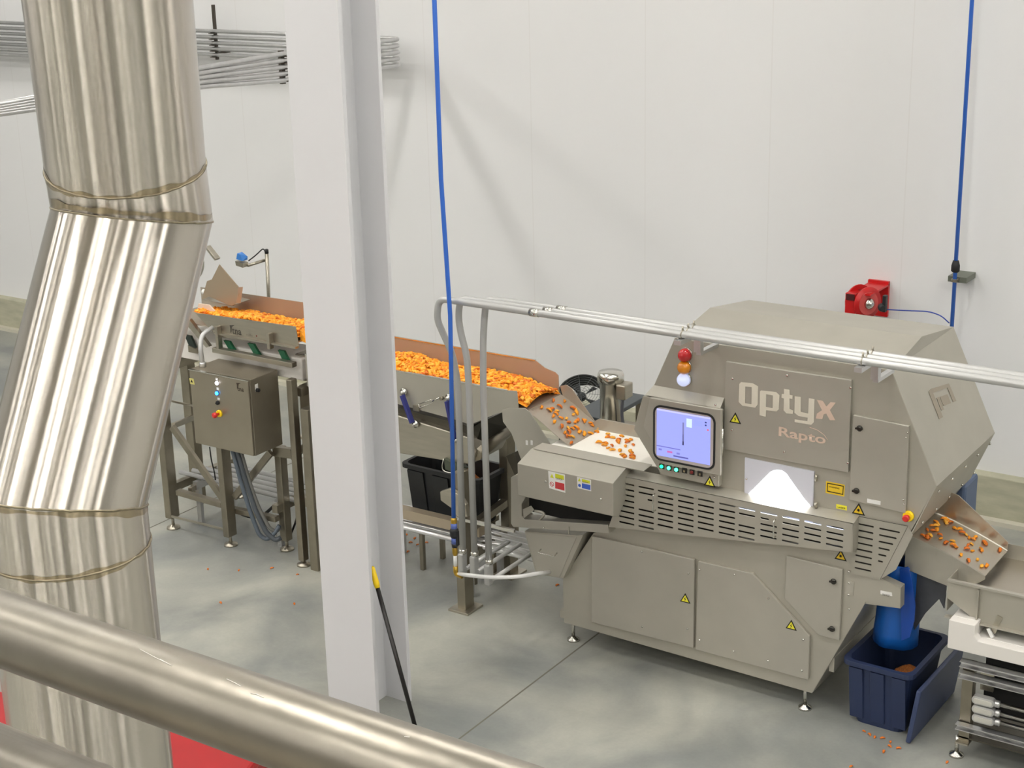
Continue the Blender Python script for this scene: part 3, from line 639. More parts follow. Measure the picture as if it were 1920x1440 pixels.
plate('sticker_print', [(1091, 898), (1106, 901.5), (1106, 907), (1091, 903)], mat('lime sticker', (206, 208, 50), .5), QY-.0022, s, .0004)
plate('sticker_print', [(1091, 906), (1107, 909.5), (1107, 919), (1091, 915)], stick_b, QY-.0022, s, .0004)
plate('sticker_print', [(1083.5, 902), (1089, 903), (1086.5, 896.5)], mat('lime sticker', (206, 208, 50), .5), QY-.0022, s, .0004)
p = W(1087, 910, y=QY); MB().lathe([(.010, 0), (.010, .001)], (p.x, QY-.0015, p.z), (0, -1, 0), 16).build('mandatory_sign', stick_b, s)
p = W(1092, 903, y=QY); text('CAUTION', s, stick_k, p.x, p.z-.003, QY-.003, .008, 'sticker_print', width=.042)
for u, v in ((1024, 903), (1127, 936)): screw(sorter, u, v, QY, .009)
# dark box put in for the shade inside, and C-shaped reject trough frame
TY = 7.60
MB().box((x0-.06, TY+.06, zb-.19), (x1-.13, SY, zb+.03)).build('reject_shade_box', dark, sorter)
cf = xz([(958, 895), (987, 880), (987, 930), (978, 945), (978, 968), (984, 974), (1140, 984), (1142, 1000), (962, 988), (958, 982)], TY)
MB().prism(cf, 'y', TY, TY+.1).build('trough_frame', blast2, sorter, bevel=.003)
MB().hull([tuple(W(u, v, y=TY+.005)) for u, v in ((980, 955), (996, 948), (1002, 956), (982, 972))]+[tuple(W(u, v, y=TY+.08)) for u, v in ((980, 955), (996, 948), (1002, 956), (982, 972))]).build('air_nozzle_block', blast, sorter)
q = [W(u, v, y=TY+.01) for u, v in ((1003, 958), (1016, 960), (1021, 964), (1011, 976))]
MB().tube(rbezier([tuple(k) for k in q], .01), .009, 8).build('bent_bracket', blast2, sorter)
hp = xz([(983, 996), (1083, 1004), (1094, 1002), (1056, 1085), (1005, 1076)], TY+.02)
hop = MB().prism(hp, 'y', TY+.02, SB-.5).build('reject_hopper', blast, sorter, bevel=.003)
MB().prism(xz([(986, 998), (1081, 1007), (1049, 1082), (1008, 1074)], TY+.018), 'y', TY+.016, TY+.02).build('hopper_door', blast2, sorter, bevel=.001)
p, q = W(1012, 1034, y=TY), W(1042, 1040, y=TY)
MB().tube(rbezier([(p.x, TY+.016, p.z+.01), (p.x, TY-.02, p.z), (q.x, TY-.02, p.z), (q.x, TY+.016, p.z+.01)], .008, 4), .004, 8).build('handle', steel_br, hop)
screw(sorter, 1020, 989, TY, .006)
p, q = W(1067, 987, y=TY), W(1067, 1001, y=TY); MB().bar((p.x, TY-.004, p.z), (q.x, TY-.004, q.z), .006).build('bracket', blast, sorter)
# infeed belt and side frames
BY0, BY1, BZ = 7.80, 8.20, 1.27
bxl = W(1030, 838, y=BY0).x
belt = MB().box((bxl, BY0, BZ-.02), (-4.0, BY1, BZ)).build('infeed_belt', beltw, sorter)
MB().prism([(bxl-.02, BZ+.002), (-4.10, BZ+.002), (-4.10, BZ-.075), (bxl-.02, BZ-.075)], 'y', BY0-.012, BY0-.001).build('belt_side_frame', blast, sorter)
MB().prism([(bxl, BZ+.0), (-4.2, BZ+.0), (-4.2, BZ+.075), (bxl+.12, BZ+.075)], 'y', BY1+.001, BY1+.012).build('belt_side_frame', blast, sorter)
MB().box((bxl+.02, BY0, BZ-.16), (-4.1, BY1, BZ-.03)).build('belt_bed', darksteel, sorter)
MB().box((bxl+.05, SY+.02, BZ-.30), (-4.15, SB-.45, BZ-.16)).build('belt_frame', blast, sorter)
screw(sorter, 1193, 886, SY, .008)
# chute between conveyor and belt
za = 1.458; xa = -5.196; xb = W(1066, 843, y=BY0).x
ch = bpy.data.objects.new('infeed_chute', None); C.objects.link(ch); ch.parent = sorter; BASE[ch.name] = base_of(sorter)
def chz(x): t = (x-xa)/(xb-xa); return za-.012+(BZ+.006-za)*(t*t*(3-2*t)*.35+t*.65)
m = MB(); n = 8; r1 = [[m.b.verts.new((xa+(xb-xa)*k/n, yy, chz(xa+(xb-xa)*k/n)-zz)) for k in range(n+1)] for yy in (7.85, 8.25) for zz in (0, .004)]
for i, j in ((0, 2), (1, 3), (0, 1), (2, 3)):
    for k in range(n): m.b.faces.new((r1[i][k], r1[i][k+1], r1[j][k+1], r1[j][k]))
m.build('slide', pan_in, ch)
MB().prism(xz([(942, 768), (958, 764), (985, 765), (995, 773), (1035, 836), (1030, 842), (1030, 862), (985, 868), (992, 900), (985, 880), (960, 812), (944, 790)], 7.845), 'y', 7.838, 7.845).build('side_plate', blast2, ch, bevel=.001)
MB().prism(xz([(1050, 724), (1062, 722), (1072, 729), (1124, 803), (1119, 809), (1085, 795), (1055, 741)], 8.252), 'y', 8.252, 8.258).build('side_plate', pan_in, ch)
for u in (988, 997): 
    p = W(u, 830, y=7.838); MB().box((p.x-.008, 7.836, p.z-.015), (p.x+.008, 7.838, p.z+.015)).build('pictogram', stick_w, ch)

# top motor (steel) behind the belt
p = W(1148, 790, y=8.55); q = W(1145, 700, y=8.55); mz0, mz1 = p.z-.02, W(1145, 697, y=8.55).z
mr = (W(1168, 720, y=8.55).x-W(1122, 710, y=8.55).x)/2*.95
mx = W(1145, 720, y=8.55).x
mot = thing('belt_motor', 'upright polished steel motor with junction box beside the white belt', 'motor', (mx, 8.55, mz0))
MB().lathe([(mr*.75, 0), (mr*.78, .02), (mr*.82, .03), (mr*.82, mz1-mz0-.07), (mr, mz1-mz0-.068), (mr, mz1-mz0-.02), (mr*.9, mz1-mz0), (.01, mz1-mz0+.004)], (mx, 8.55, mz0), n=32).build('motor_body', steel_br, mot)
MB().box((mx+mr*.8, 8.49, mz1-.16), (mx+mr*.8+.07, 8.6, mz1-.06)).build('junction_box', steel, mot, bevel=.008)
MB().tube(rbezier([(mx+mr+.02, 8.52, mz1-.15), (mx+mr+.01, 8.52, mz0+.1), (mx+mr+.03, 8.52, mz0-.02)], .05), .011, 10).build('cable', mat('grey cable', (96, 98, 104), .5), mot)
MB().box((mx-.12, 8.45, mz0-.05), (mx+.16, 8.66, mz0)).box((mx-.09, 8.5, BZ-.1), (mx-.05, 8.6, mz0)).build('mount', steel_dk, mot)
MB().box((mx-.07, 8.5, 0.0), (mx+.07, 8.6, mz0-.04)).build('support_post', steel_dk, mot)
# black drum fan and dark bench behind
fz = 1.12; fc = W(1089, 738, y=9.4)
fan = thing('drum_fan', 'black round floor fan with wire grille behind the infeed chute', 'fan', (fc.x, 9.4, 0))
ax = Vector((.15, -.55, .82)).normalized(); fr = .18
a_ = ax.cross(Vector((0, 0, 1))).normalized(); b_ = ax.cross(a_)
m = MB(); cc = fc+Vector((0, 0, .0)); n = 40
for rr, hh, r2, h2 in ((fr, 0, fr, -.12), (fr-.008, 0, fr-.008, -.12), (fr, 0, fr-.008, 0)):
    A = [m.b.verts.new(cc+ax*hh+(a_*math.cos(2*PI*k/n)+b_*math.sin(2*PI*k/n))*rr) for k in range(n)]; B = [m.b.verts.new(cc+ax*h2+(a_*math.cos(2*PI*k/n)+b_*math.sin(2*PI*k/n))*r2) for k in range(n)]
    for k in range(n): m.b.faces.new((A[k], A[(k+1) % n], B[(k+1) % n], B[k])).smooth = True
m.build('shroud', black_pl, fan)
m = MB()
for rr in (.03, .05, .07, .09, .11, .13, .15): m.tube([cc+ax*.006+(a_*math.cos(2*PI*k/24)+b_*math.sin(2*PI*k/24))*rr for k in range(25)], .0015, 4, caps=False)
for k in range(10): e = a_*math.cos(2*PI*k/10)+b_*math.sin(2*PI*k/10); m.tube([cc+ax*.006, cc+ax*.004+e*fr], .0016, 4)
m.build('grille', mat('grey wire', (92, 98, 98), .4, .4), fan)
m = MB()
for k in range(5):
    t = 2*PI*k/5; e = a_*math.cos(t)+b_*math.sin(t); f = a_*math.cos(t+.5)+b_*math.sin(t+.5)
    m.quadslab(cc-ax*.03+e*.03, cc-ax*.03+e*.13, cc-ax*.06+f*.13, cc-ax*.06+f*.03, .002)
m.build('blade', black_pl, fan); MB().lathe([(.035, 0), (.03, .03)], cc-ax*.05, ax, 16).build('hub', black_pl, fan)
MB().tube([(fc.x-.17, 9.35, 0.02), (fc.x-.17, 9.4, fc.z-.06), ], .013, 8).tube([(fc.x+.17, 9.35, .02), (fc.x+.17, 9.4, fc.z-.06)], .013, 8).bar((fc.x-.2, 9.38, .02), (fc.x+.2, 9.38, .02), .04).build('stand', black_pl, fan)
bp = [W(1112, 740, y=9.05), W(1246, 742, y=9.2)]
bzz = 1.16; c0, c1, c2, c3 = [W(u, v, z=bzz) for u, v in ((1085, 762), (1150, 735), (1222, 745), (1195, 795))]
bx0, bx1, by0, by1 = W(1090, 765, z=bzz).x, W(1212, 742, z=bzz).x, W(1180, 795, z=bzz).y, W(1190, 737, z=bzz).y
bench = thing('work_bench', 'dark grey topped bench standing between the motor and the wall', 'bench', ((bx0+bx1)/2, (by0+by1)/2, 0))
MB().box((bx0, by0, bzz-.03), (bx1, by1, bzz)).build('bench_top', mat('dark slate top', (70, 76, 80), .45), bench, bevel=.004)
for x in (bx0+.04, bx1-.04):
    for y in (by0+.04, by1-.04): MB().box((x-.02, y-.02, 0), (x+.02, y+.02, bzz-.03)).build('leg', steel_dk, bench)

# ------------------------------------------------------------------ snack pieces
def piece_mesh(seed):
    """a small curled, twisted snack strip"""
    rnd = random.Random(seed); b = bmesh.new(); n = 6; rings = []; L = .030+rnd.random()*.014; curl = rnd.uniform(.6, 2.6); tw = rnd.uniform(-1, 1)
    R = L/curl
    for i in range(n+1):
        t = i/n-.5; an = t*curl; p = Vector((math.sin(an)*R, rnd.uniform(-.002, .002), (math.cos(an)-math.cos(curl/2))*R*.8)); tx = Vector((math.cos(an), 0, -math.sin(an)))
        w = (.0075+rnd.random()*.003)*(1-abs(2*t)**4*.6); h = (.0042+rnd.random()*.002)*(1-abs(2*t)**4*.5); nz = Vector((math.sin(an), 0, math.cos(an))); a = tw*t
        e1 = Vector((0, 1, 0))*math.cos(a)+nz*math.sin(a); e2 = nz*math.cos(a)-Vector((0, 1, 0))*math.sin(a)
        rings.append([b.verts.new(p+e1*w*math.cos(2*PI*k/6)+e2*h*math.sin(2*PI*k/6)) for k in range(6)])
    for i in range(n):
        for k in range(6): b.faces.new((rings[i][k], rings[i][(k+1) % 6], rings[i+1][(k+1) % 6], rings[i+1][k])).smooth = True
    b.faces.new(rings[0][::-1]); b.faces.new(rings[-1]); bmesh.ops.recalc_face_normals(b, faces=b.faces)
    mn = min(v.co.z for v in b.verts)
    for v in b.verts: v.co.z -= mn
    me = bpy.data.meshes.new('snack_piece'); b.to_mesh(me); b.free(); me.materials.append(SN[seed % 4]); return me
PM = [piece_mesh(i) for i in range(8)]
rs = random.Random(7); N_PIECE = [0]
def piece(p, label, group, tilt=.25, nrm=None, scale=1., mi=None):
    o = bpy.data.objects.new('snack_piece', PM[rs.randrange(8) if mi is None else mi]); C.objects.link(o)
    q = Matrix.Rotation(rs.random()*2*PI, 4, 'Z')@Matrix.Rotation(rs.uniform(-tilt, tilt), 4, 'X')
    if nrm: q = Vector((0, 0, 1)).rotation_difference(Vector(nrm)).to_matrix().to_4x4()@q
    o.matrix_world = Matrix.Translation(p)@q@Matrix.Scale(scale*rs.uniform(.8, 1.15), 4)
    tag(o, label, 'snack', group); N_PIECE[0] += 1; return o
def heap(name, label, x0, x1, y0, y1, zf, n, depth=.03, seed=1, skip=None):
    """solid bed of snack pieces merged as uncountable stuff; zf(x, y) is its surface"""
    rnd = random.Random(seed); b = bmesh.new(); nx, ny = 60, 10; g = []
    for i in range(nx+1):
        g.append([b.verts.new((x0+(x1-x0)*i/nx, y0+(y1-y0)*j/ny, zf(x0+(x1-x0)*i/nx, y0+(y1-y0)*j/ny)-.012)) for j in range(ny+1)])
    for i in range(nx):
        for j in range(ny): b.faces.new((g[i][j], g[i+1][j], g[i+1][j+1], g[i][j+1]))
    for k in range(n):
        me = PM[rnd.randrange(8)]; x = rnd.uniform(x0+.01, x1-.01); y = rnd.uniform(y0+.015, y1-.015)
        M = Matrix.Translation((x, y, zf(x, y)-.016+rnd.random()*.014))@Matrix.Rotation(rnd.random()*2*PI, 4, 'Z')@Matrix.Rotation(rnd.uniform(-.9, .9), 4, 'X')@Matrix.Rotation(rnd.uniform(-.7, .7), 4, 'Y')@Matrix.Scale(rnd.uniform(1.0, 1.5), 4)
        vs = [b.verts.new(M@v.co) for v in me.vertices]; mi = rnd.choice((0, 0, 0, 3, 3, 1, 1, 2))
        for f in me.polygons:
            ff = b.faces.new([vs[i] for i in f.vertices]); ff.smooth = True; ff.material_index = mi
    me = bpy.data.meshes.new(name); b.to_mesh(me); b.free()
    for m in SN: me.materials.append(m)
    o = bpy.data.objects.new(name, me); C.objects.link(o); tag(o, label, 'snack', kind='stuff'); return o

# ------------------------------------------------------------------ seasoning conveyor behind the column, left
FY, RY = 7.85, 8.25
cv = thing('vibrating_conveyor', 'steel vibrating pan conveyor with green springs on a tall square-tube frame, behind the control cabinet', 'conveyor', (-7.7, 8.1, 0))
ztr = 1.745
fw_poly = xz([(366, 586), (555, 612), (561, 649), (500, 643), (408, 631)], FY)
MB().prism(fw_poly, 'y', FY-.004, FY).build('front_wall', steel, cv, bevel=.001)
xE = W(556, 612, y=FY).x; xS = -8.35
zfl = W(561, 649, y=FY).z
pr = [W(448, 550, y=RY), W(569, 567, y=RY)]
MB().prism([(xS, zfl), (xE, zfl), (pr[1].x+.02, pr[1].z), (xS, pr[0].z)], 'y', RY, RY+.004).build('rear_wall', pan_in, cv)
MB().box((xS, FY, zfl+.02), (xE+.0, RY, zfl+.03)).build('pan_floor', pan_in, cv)
for u in (406, 503):
    p, q = W(u, 603+(u-366)*.137, y=FY-.03), W(u+8, 655, y=FY-.03); MB().box((p.x-.004, FY-.05, q.z), (p.x+.02, FY-.004, p.z-.01)).build('rib', steel, cv, bevel=.004)
p, q = W(408, 631, y=FY), W(560, 650, y=FY); MB().box((p.x, FY-.035, zfl-.012), (q.x, FY, zfl)).build('pan_flange', steel, cv)
ly_ = FY-.0045; p, q = W(433, 628, y=ly_), W(459, 630, y=ly_)
text('tna', cv, dimprint, p.x+.015, q.z+.002, ly_, .05, 'lettering', width=.088, bold=.015)
p = W(431, 615, y=ly_); MB().prism([(p.x, p.z+.02), (p.x+.05, p.z+.028), (p.x+.022, p.z+.012), (p.x+.012, p.z-.03), (p.x+.003, p.z-.035), (p.x+.004, p.z-.002)], 'y', ly_-.001, ly_).build('bird_emblem', dimprint, cv)
p = W(462, 628, y=ly_); text('roflo', cv, mat('faint grey print', (128, 120, 112), .5, .3), p.x, p.z-.004, ly_, .014, 'lettering', width=.06)
p = W(481, 630, y=ly_); MB().lathe([(.006, 0), (.006, .001)], (p.x, ly_, p.z), (0, -1, 0), 10).build('emblem_dot', mat('dull red print', (120, 52, 48), .5), cv)
# white base trough and green leaf springs
bzt, bzb = W(540, 668, y=FY+.06).z+.0, W(470, 700, y=FY+.06).z
MB().box((xS-.25, FY+.05, bzb+.02), (xE-.02, RY-.05, 1.50)).build('base_beam', white_fr, cv, bevel=.01)
def spring(parent, u0, v0, u1, v1, w=.028, m=green_sp, y=FY+.03):
    a, b = W(u0, v0, y=y), W(u1, v1, y=y)
    MB().hull([(a.x-w, y, a.z), (a.x+w, y, a.z), (b.x-w, y, b.z), (b.x+w, y, b.z), (a.x-w, y-.02, a.z), (a.x+w, y-.02, a.z), (b.x-w, y-.02, b.z), (b.x+w, y-.02, b.z)]).build('leaf_spring', m, parent)
    MB().hull([(b.x-w*1.2, y+s, b.z+t) for s in (-.03, .01) for t in (-.03, .02)]+[(b.x+w*1.7, y+s, b.z+t) for s in (-.03, .01) for t in (-.03, .0)]).build('spring_clamp', steel_dk, parent)
for a in ((428, 638, 440, 658), (473, 643, 487, 667), (530, 656, 540, 677)): spring(cv, *a)
spring(cv, 355, 628, 365, 652, .03, mat('dark green spring', (36, 48, 42), .5))
a, b, c_, d2 = W(349, 600, y=FY-.01), W(360, 597, y=FY-.01), W(398, 648, y=FY-.01), W(392, 650, y=FY-.01)
MB().hull([(k.x, FY-s, k.z) for k in (a, b, c_, d2) for s in (.01, .04)]).build('side_strut', steel, cv)
# frame
def post(parent, x, y, z0, z1, w=.06, d=.09, m=steel_dk, foot=True, name='leg'):
    o = MB().box((x-w/2, y-d/2, z0), (x+w/2, y+d/2, z1)).build(name, m, parent, bevel=.006)
    if foot: level_foot(parent, x, y, z0+.02, steel, .045)
    return o
AX, BX, CX, DX = W(325, 990, z=0).x, W(433, 1022, z=0).x, W(537, 1031, z=0).x, W(572, 1060, z=0).x
post(cv, AX, 7.80, .09, 1.30, .065, .09); post(cv, BX, 7.78, .075, .80, .055, .09); post(cv, CX, 7.93, .075, .80, .06, .07)
post(cv, DX-.01, 7.78, .04, 1.39, .05, .06); post(cv, DX+.06, 7.88, .02, 1.1, .07, .08, foot=False)
for x, y in ((AX, 8.55), (CX, 8.55), (DX, 8.5)): post(cv, x, y, .06, 1.3, .06, .07)
def bx_px(parent, name, u0, v0, u1, v1, y, w, h, m=steel_dk, yb=None):
    p, q = W(u0, v0, y=y), W(u1, v1, y=yb or y); return MB().bar(p, q, w, h).build(name, m, parent, bevel=.003)
bx_px(cv, 'brace', 323, 800, 418, 935, 7.76, .03, .05); bx_px(cv, 'brace', 508, 848, 440, 932, 7.80, .03, .05)
bx_px(cv, 'rail', 334, 922, 418, 946, 7.80, .05, .04); bx_px(cv, 'rail', 436, 955, 520, 973, 7.85, .05, .04)
bx_px(cv, 'rod', 322, 968, 422, 993, 7.76, .012, .018, steel); bx_px(cv, 'brace', 356, 919, 392, 897, 7.85, .03, .04, steel_dk, 8.15)
bx_px(cv, 'brace', 325, 798, 362, 783, 7.76, .03, .04, steel_dk, 8.3); bx_px(cv, 'rod', 318, 751, 362, 761, 7.9, .012, .016, steel)
bx_px(cv, 'rail', 515, 845, 550, 850, 7.86, .05, .07); bx_px(cv, 'brace', 548, 860, 590, 820, 7.95, .03, .045); bx_px(cv, 'rail', 402, 655, 552, 684, 7.82, .05, .035, steel)
bx_px(cv, 'rail', 555, 935, 600, 945, 7.9, .05, .07)
bx_px(cv, 'rail', 420, 1009, 420, 1009, 7.9, .01, .01) if False else None
# horizontal frame beams in Y between front and rear legs
for x, z in ((AX, .32), (CX, .35), (AX, 1.25), (DX, 1.28)): MB().bar((x, 7.83, z), (x, 8.5, z), .05, .06).build('cross_rail', steel_dk, cv)
# drive box beside the column
p, q = W(553, 663, y=7.95), W(600, 720, y=7.95)
MB().box((p.x, 7.95, q.z), (q.x+.05, 8.3, p.z)).build('drive_housing', steel_dk, cv, bevel=.006)
p, q = W(560, 722, y=7.93), W(600, 815, y=7.93)
MB().box((p.x, 7.93, q.z), (q.x+.02, 8.2, p.z)).build('drive_housing', steel_dk, cv, bevel=.004)
s = MB().prism(xz([(560, 727), (573, 729), (573, 736), (560, 734)], 7.928), 'y', 7.927, 7.93).build('name_label', stick_w, cv)
p = W(590, 838, y=7.97); MB().tube([(p.x-.05, 7.97, p.z), (p.x+.12, 7.97, p.z)], .055, 16).build('vibration_motor', rubber, cv)
bx_px(cv, 'motor_bracket', 562, 818, 600, 826, 7.93, .05, .02, steel)
# product bed on it
zb1 = ztr-.006
heap('snack_pile', 'dense bed of orange snack pieces on the pan beside the metal spout', -8.05, xE-.005, FY+.006, RY-.006, lambda x, y: zb1-.085*((y-FY)/.4)**.8+.012*math.sin(9*x)*math.sin(5*y)+.015*math.sin(PI*(y-FY)/.4)-(.05*max(0, (x-xE+.08)/.08)), 1100, seed=3)
# product falling off the end towards the next pan
a = W(566, 628, y=8.05)
tag(MB().hull([(xE, FY+.03, ztr-.03), (xE, RY-.03, ztr-.03), (xE+.06, FY+.03, ztr-.12), (xE+.06, RY-.03, ztr-.12), (xE, FY+.03, zfl+.03), (xE, RY-.03, zfl+.03)]).build('snack_pile', SN[0]), 'orange snack pieces tipping off the pan end at the white column', 'snack', kind='stuff')

# metal spout and drum end above the pan
sp = thing('feed_spout', 'pale folded sheet metal spout over the start of the snack bed', 'spout', (-8.0, 8.3, 1.5))
y1 = 8.02
MB().prism(xz([(388, 527), (397, 524), (411, 496), (447, 538), (448, 552), (443, 568), (434, 574), (392, 556), (378, 562)], y1), 'y', y1, y1+.006).build('side_plate', mat('spout steel', (184, 168, 146), .4, .7), sp)
c = [W(u, v, y=y1) for u, v in ((447, 538), (443, 568))]
MB().quadslab(c[0], c[1], c[1]+Vector((.025, .02, .0)), c[0]+Vector((.025, .02, .0)), .005).build('end_plate', pan_in, sp)
MB().quadslab(W(378, 562, y=y1), W(434, 574, y=y1), W(434, 574, y=y1)+Vector((0, .2, 0)), W(378, 562, y=y1)+Vector((0, .2, 0)), .005).build('bottom_plate', steel, sp)
dc = W(352, 498, y=8.35)
drum = thing('tumble_drum', 'round steel tumble drum end half hidden behind the big duct', 'drum', (dc.x, 8.35, dc.z-.16))
MB().lathe([(.10, -.30), (.13, -.26), (.135, -.02), (.13, 0), (.05, .02), (.02, .022)], dc, (1, -.25, 0), 28).build('drum_shell', mat('greenish reflective steel', (150, 160, 138), .22, .95, noise=.15, nscale=9), drum)
MB().lathe([(.145, -.04), (.15, -.03), (.15, -.01), (.145, 0)], dc, (1, -.25, 0), 28).build('drum_ring', steel_br, drum)
bx_px(drum, 'bracket_arm', 389, 462, 408, 486, 8.3, .05, .02, steel)
MB().bar((dc.x-.1, 8.35, 0), (dc.x-.1, 8.35, dc.z-.13), .08).build('stand_post', steel_dk, drum)
pw = W(384, 540, y=8.1); MB().lathe([(.02, 0), (.02, .09)], (pw.x-.02, 8.1, pw.z-.03), (1, 0, 0), 12).build('air_fitting', whitepl, drum)
wf = xz([(372, 569), (392, 572), (402, 583), (390, 590), (380, 600), (368, 590)], 7.93)
MB().prism(wf, 'y', 7.93, 7.94).build('drip_sheet', mat('pale plastic sheet', (226, 208, 190), .5), sp)

# photo eye on its stand
sy = 8.95; p0, p1 = W(504, 560, y=sy), W(500, 474, y=sy); pa = W(496, 488, y=sy); pb = W(464, 498, y=sy-.15)
eye = thing('level_sensor', 'blue sensor on a bent steel pole behind the snack pan', 'sensor', (p0.x, sy, 0))
MB().tube([(p0.x, sy, 0), (p0.x, sy, p0.z), p1], .0145, 14).tube([pa, pb], .0125, 12).build('pole', steel, eye)
c = W(452, 489, y=sy-.17)
MB().hull([c+Vector(v) for v in ((-.03, -.03, -.035), (.04, -.03, -.045), (.04, .03, -.045), (-.03, .03, -.035), (-.035, -.03, .0), (.045, -.03, -.01), (.045, .03, -.01), (-.035, .03, .0))]).build('sensor_mount', steel, eye)
c = W(453, 481, y=sy-.17)
MB().hull([c+Vector(v) for v in ((-.035, -.025, -.02), (.03, -.025, -.028), (.03, .03, -.028), (-.035, .03, -.02), (-.02, -.025, .028), (.012, -.025, .022), (.035, .03, -.002), (-.02, .03, .028))]).build('sensor_body', mat('sky blue plastic', (64, 132, 214), .4), eye)
MB().tube(rbezier([W(466, 489, y=sy-.12), W(478, 480, y=sy-.06), W(494, 465, y=sy), W(499, 476, y=sy)], .05), .005, 8).build('cable', rubber, eye)
MB().lathe([(.016, 0), (.016, .03), (.008, .035)], p1-Vector((0, 0, .005)), (0, 0, 1), 12).build('cap', rubber, eye)

# ------------------------------------------------------------------ control cabinet
KY = 7.56; kz1 = 1.375; kb = .26
k0, k1 = W(354, 693, y=KY), W(465, 713, y=KY); k2 = W(477, 857, y=KY)
kx0, kx1, kz1, kz0 = k0.x, k1.x, (k0.z+k1.z)/2, k2.z
KB = W(516, 686, z=kz1).y; KB = min(max(KB, 7.72), 7.76+.1)
cab = thing('control_cabinet', 'brushed steel electrical cabinet with lit blue and white buttons hung on the conveyor frame', 'cabinet', ((kx0+kx1)/2, (KY+KB)/2, kz0))
cabm = mat('dull cabinet steel', (160, 152, 136), .36, .75, noise=.05, nscale=5)
MB().box((kx0, KY+.018, kz0), (kx1, KB, kz1)).build('cabinet_body', cabm, cab, bevel=.004)
kd = MB().box((kx0+.003, KY, kz0+.004), (kx1-.003, KY+.015, kz1-.006)).build('cabinet_door', cabm, cab, bevel=.003)
MB().box((kx0-.002, KY-.003, kz1-.006), (kx1+.002, KY+.02, kz1)).build('door_edge', steel_br, cab)
s = plate('warning_label', [(355, 709), (363, 710), (365, 721), (357, 720)], mat('pale yellow label', (206, 196, 120), .5), KY-.0005, kd); 
p = W(359.5, 711, y=KY); MB().prism([(p.x-.011, p.z-.022), (p.x+.011, p.z-.022), (p.x, p.z-.003)], 'y', KY-.0028, KY-.002).build('sticker_symbol', stick_k, s)
for v, col, es, nm in ((718, (240, 236, 255), 3.2, 'white_button'), (737, (40, 150, 255), 2.6, 'blue_button')):
    p = W(407.5, v, y=KY)
    MB().lathe([(.013, 0), (.013, .009), (.011, .012)], (p.x, KY, p.z), (0, -1, 0), 18).build(nm, mat(nm, col, .3, emit=col, es=es), kd)
    MB().lathe([(.0165, 0), (.0165, .004)], (p.x, KY, p.z), (0, -1, 0), 18).build('button_collar', mat('blue glow ring' if v == 737 else 'chrome ring', (40, 70, 150) if v == 737 else (190, 190, 200), .3, .5), kd)
for u, v in ((406.5, 711), (408.5, 729), (410, 748)):
    p = W(u, v, y=KY); MB().box((p.x-.01, KY-.002, p.z-.008), (p.x+.011, KY, p.z+.009)).build('button_label', stick_w, kd)
p = W(409, 755, y=KY); MB().lathe([(.015, 0), (.014, .012)], (p.x, KY, p.z), (0, -1, 0), 16).bar((p.x-.013, KY-.014, p.z-.006), (p.x+.013, KY-.014, p.z+.006), .006).build('selector_switch', rubber, kd)
p = W(412, 775, y=KY)
MB().lathe([(.026, 0), (.026, .01), (.02, .013)], (p.x, KY, p.z), (0, -1, 0), 18).build('emergency_stop', yellow, kd); MB().lathe([(.009, .01), (.009, .04), (.02, .043), (.019, .06), (.01, .064)], (p.x, KY, p.z), (0, -1, 0), 18).build('mushroom_button', mat('red button', (210, 50, 46), .35), kd)
p, q = W(443, 733, y=KY), W(459, 736, y=KY); text('tna', kd, mat('dark cabinet print', (64, 52, 42), .6), p.x+.012, q.z+.004, KY-.0005, .032, 'lettering', width=.06, bold=.02)
p = W(444, 720, y=KY); MB().prism([(p.x-.004, p.z+.008), (p.x+.04, p.z+.012), (p.x+.018, p.z+.002), (p.x+.008, p.z-.03), (p.x, p.z-.034), (p.x+.001, p.z-.006)], 'y', KY-.0015, KY-.0005).build('bird_emblem', mat('dark cabinet print', (64, 52, 42), .6), kd)
p = W(481, 728, x=kx1); MB().box((kx1, p.y-.014, p.z-.02), (kx1+.002, p.y+.014, p.z+.03)).build('switch_plate', stick_w, cab)
MB().lathe([(.014, 0), (.013, .02)], (kx1+.002, p.y, p.z-.012), (1, 0, 0), 16).build('side_switch', rubber, cab)
# grey conduit from the cabinet top up to the conveyor, thin cable beside it
p = W(374, 690, z=kz1); 
cd = thing('flexible_conduit', 'light grey curved conduit from the cabinet top up to the conveyor side', 'conduit', (p.x, p.y, kz1))
MB().tube(rbezier([(p.x, KY+.09, kz1), (p.x-.01, KY+.09, kz1+.14), W(378, 628, y=KY+.14), W(399, 614, y=FY-.05)], .1, 8), .017, 14).build('tube', galv_w, cd); MB().lathe([(.024, 0), (.024, .03), (.02, .035)], (p.x, KY+.09, kz1), n=14).build('gland', galv, cd)
# four grey cables looping out of the cabinet bottom
cabm2 = [mat('blue-grey cable sheath', (92, 102, 112), .5), mat('grey cable sheath', (120, 120, 116), .5), mat('slate cable sheath', (84, 90, 96), .5)]
loops = [([(434, 848), (452, 905), (470, 962), (486, 1003), (500, 1012), (515, 1000), (524, 985)], .016, 0), ([(442, 848), (462, 905), (480, 960), (500, 1000), (517, 1013), (527, 1008)], .018, 2),
         ([(449, 850), (468, 905), (486, 955), (505, 990), (517, 997), (526, 990)], .014, 1)]
for i, (pts, r, k) in enumerate(loops):
    pp = [W(u, v, y=7.68+.02*i+.03*j) for j, (u, v) in enumerate(pts)]; pp[0].z = kz0+.0; pp = [Vector((q.x, q.y, max(q.z, r+.004))) for q in pp]
    tag(MB().tube(rbezier(pp, .08, 6), r, 10).build('power_cable', cabm2[k]), ['thick blue-grey cable, outermost of those hanging from the cabinet bottom', 'slate grey cable, middle one hanging from the cabinet bottom', 'light grey cable, innermost of those hanging from the cabinet bottom'][i], 'cable', 'cables hanging from the cabinet')
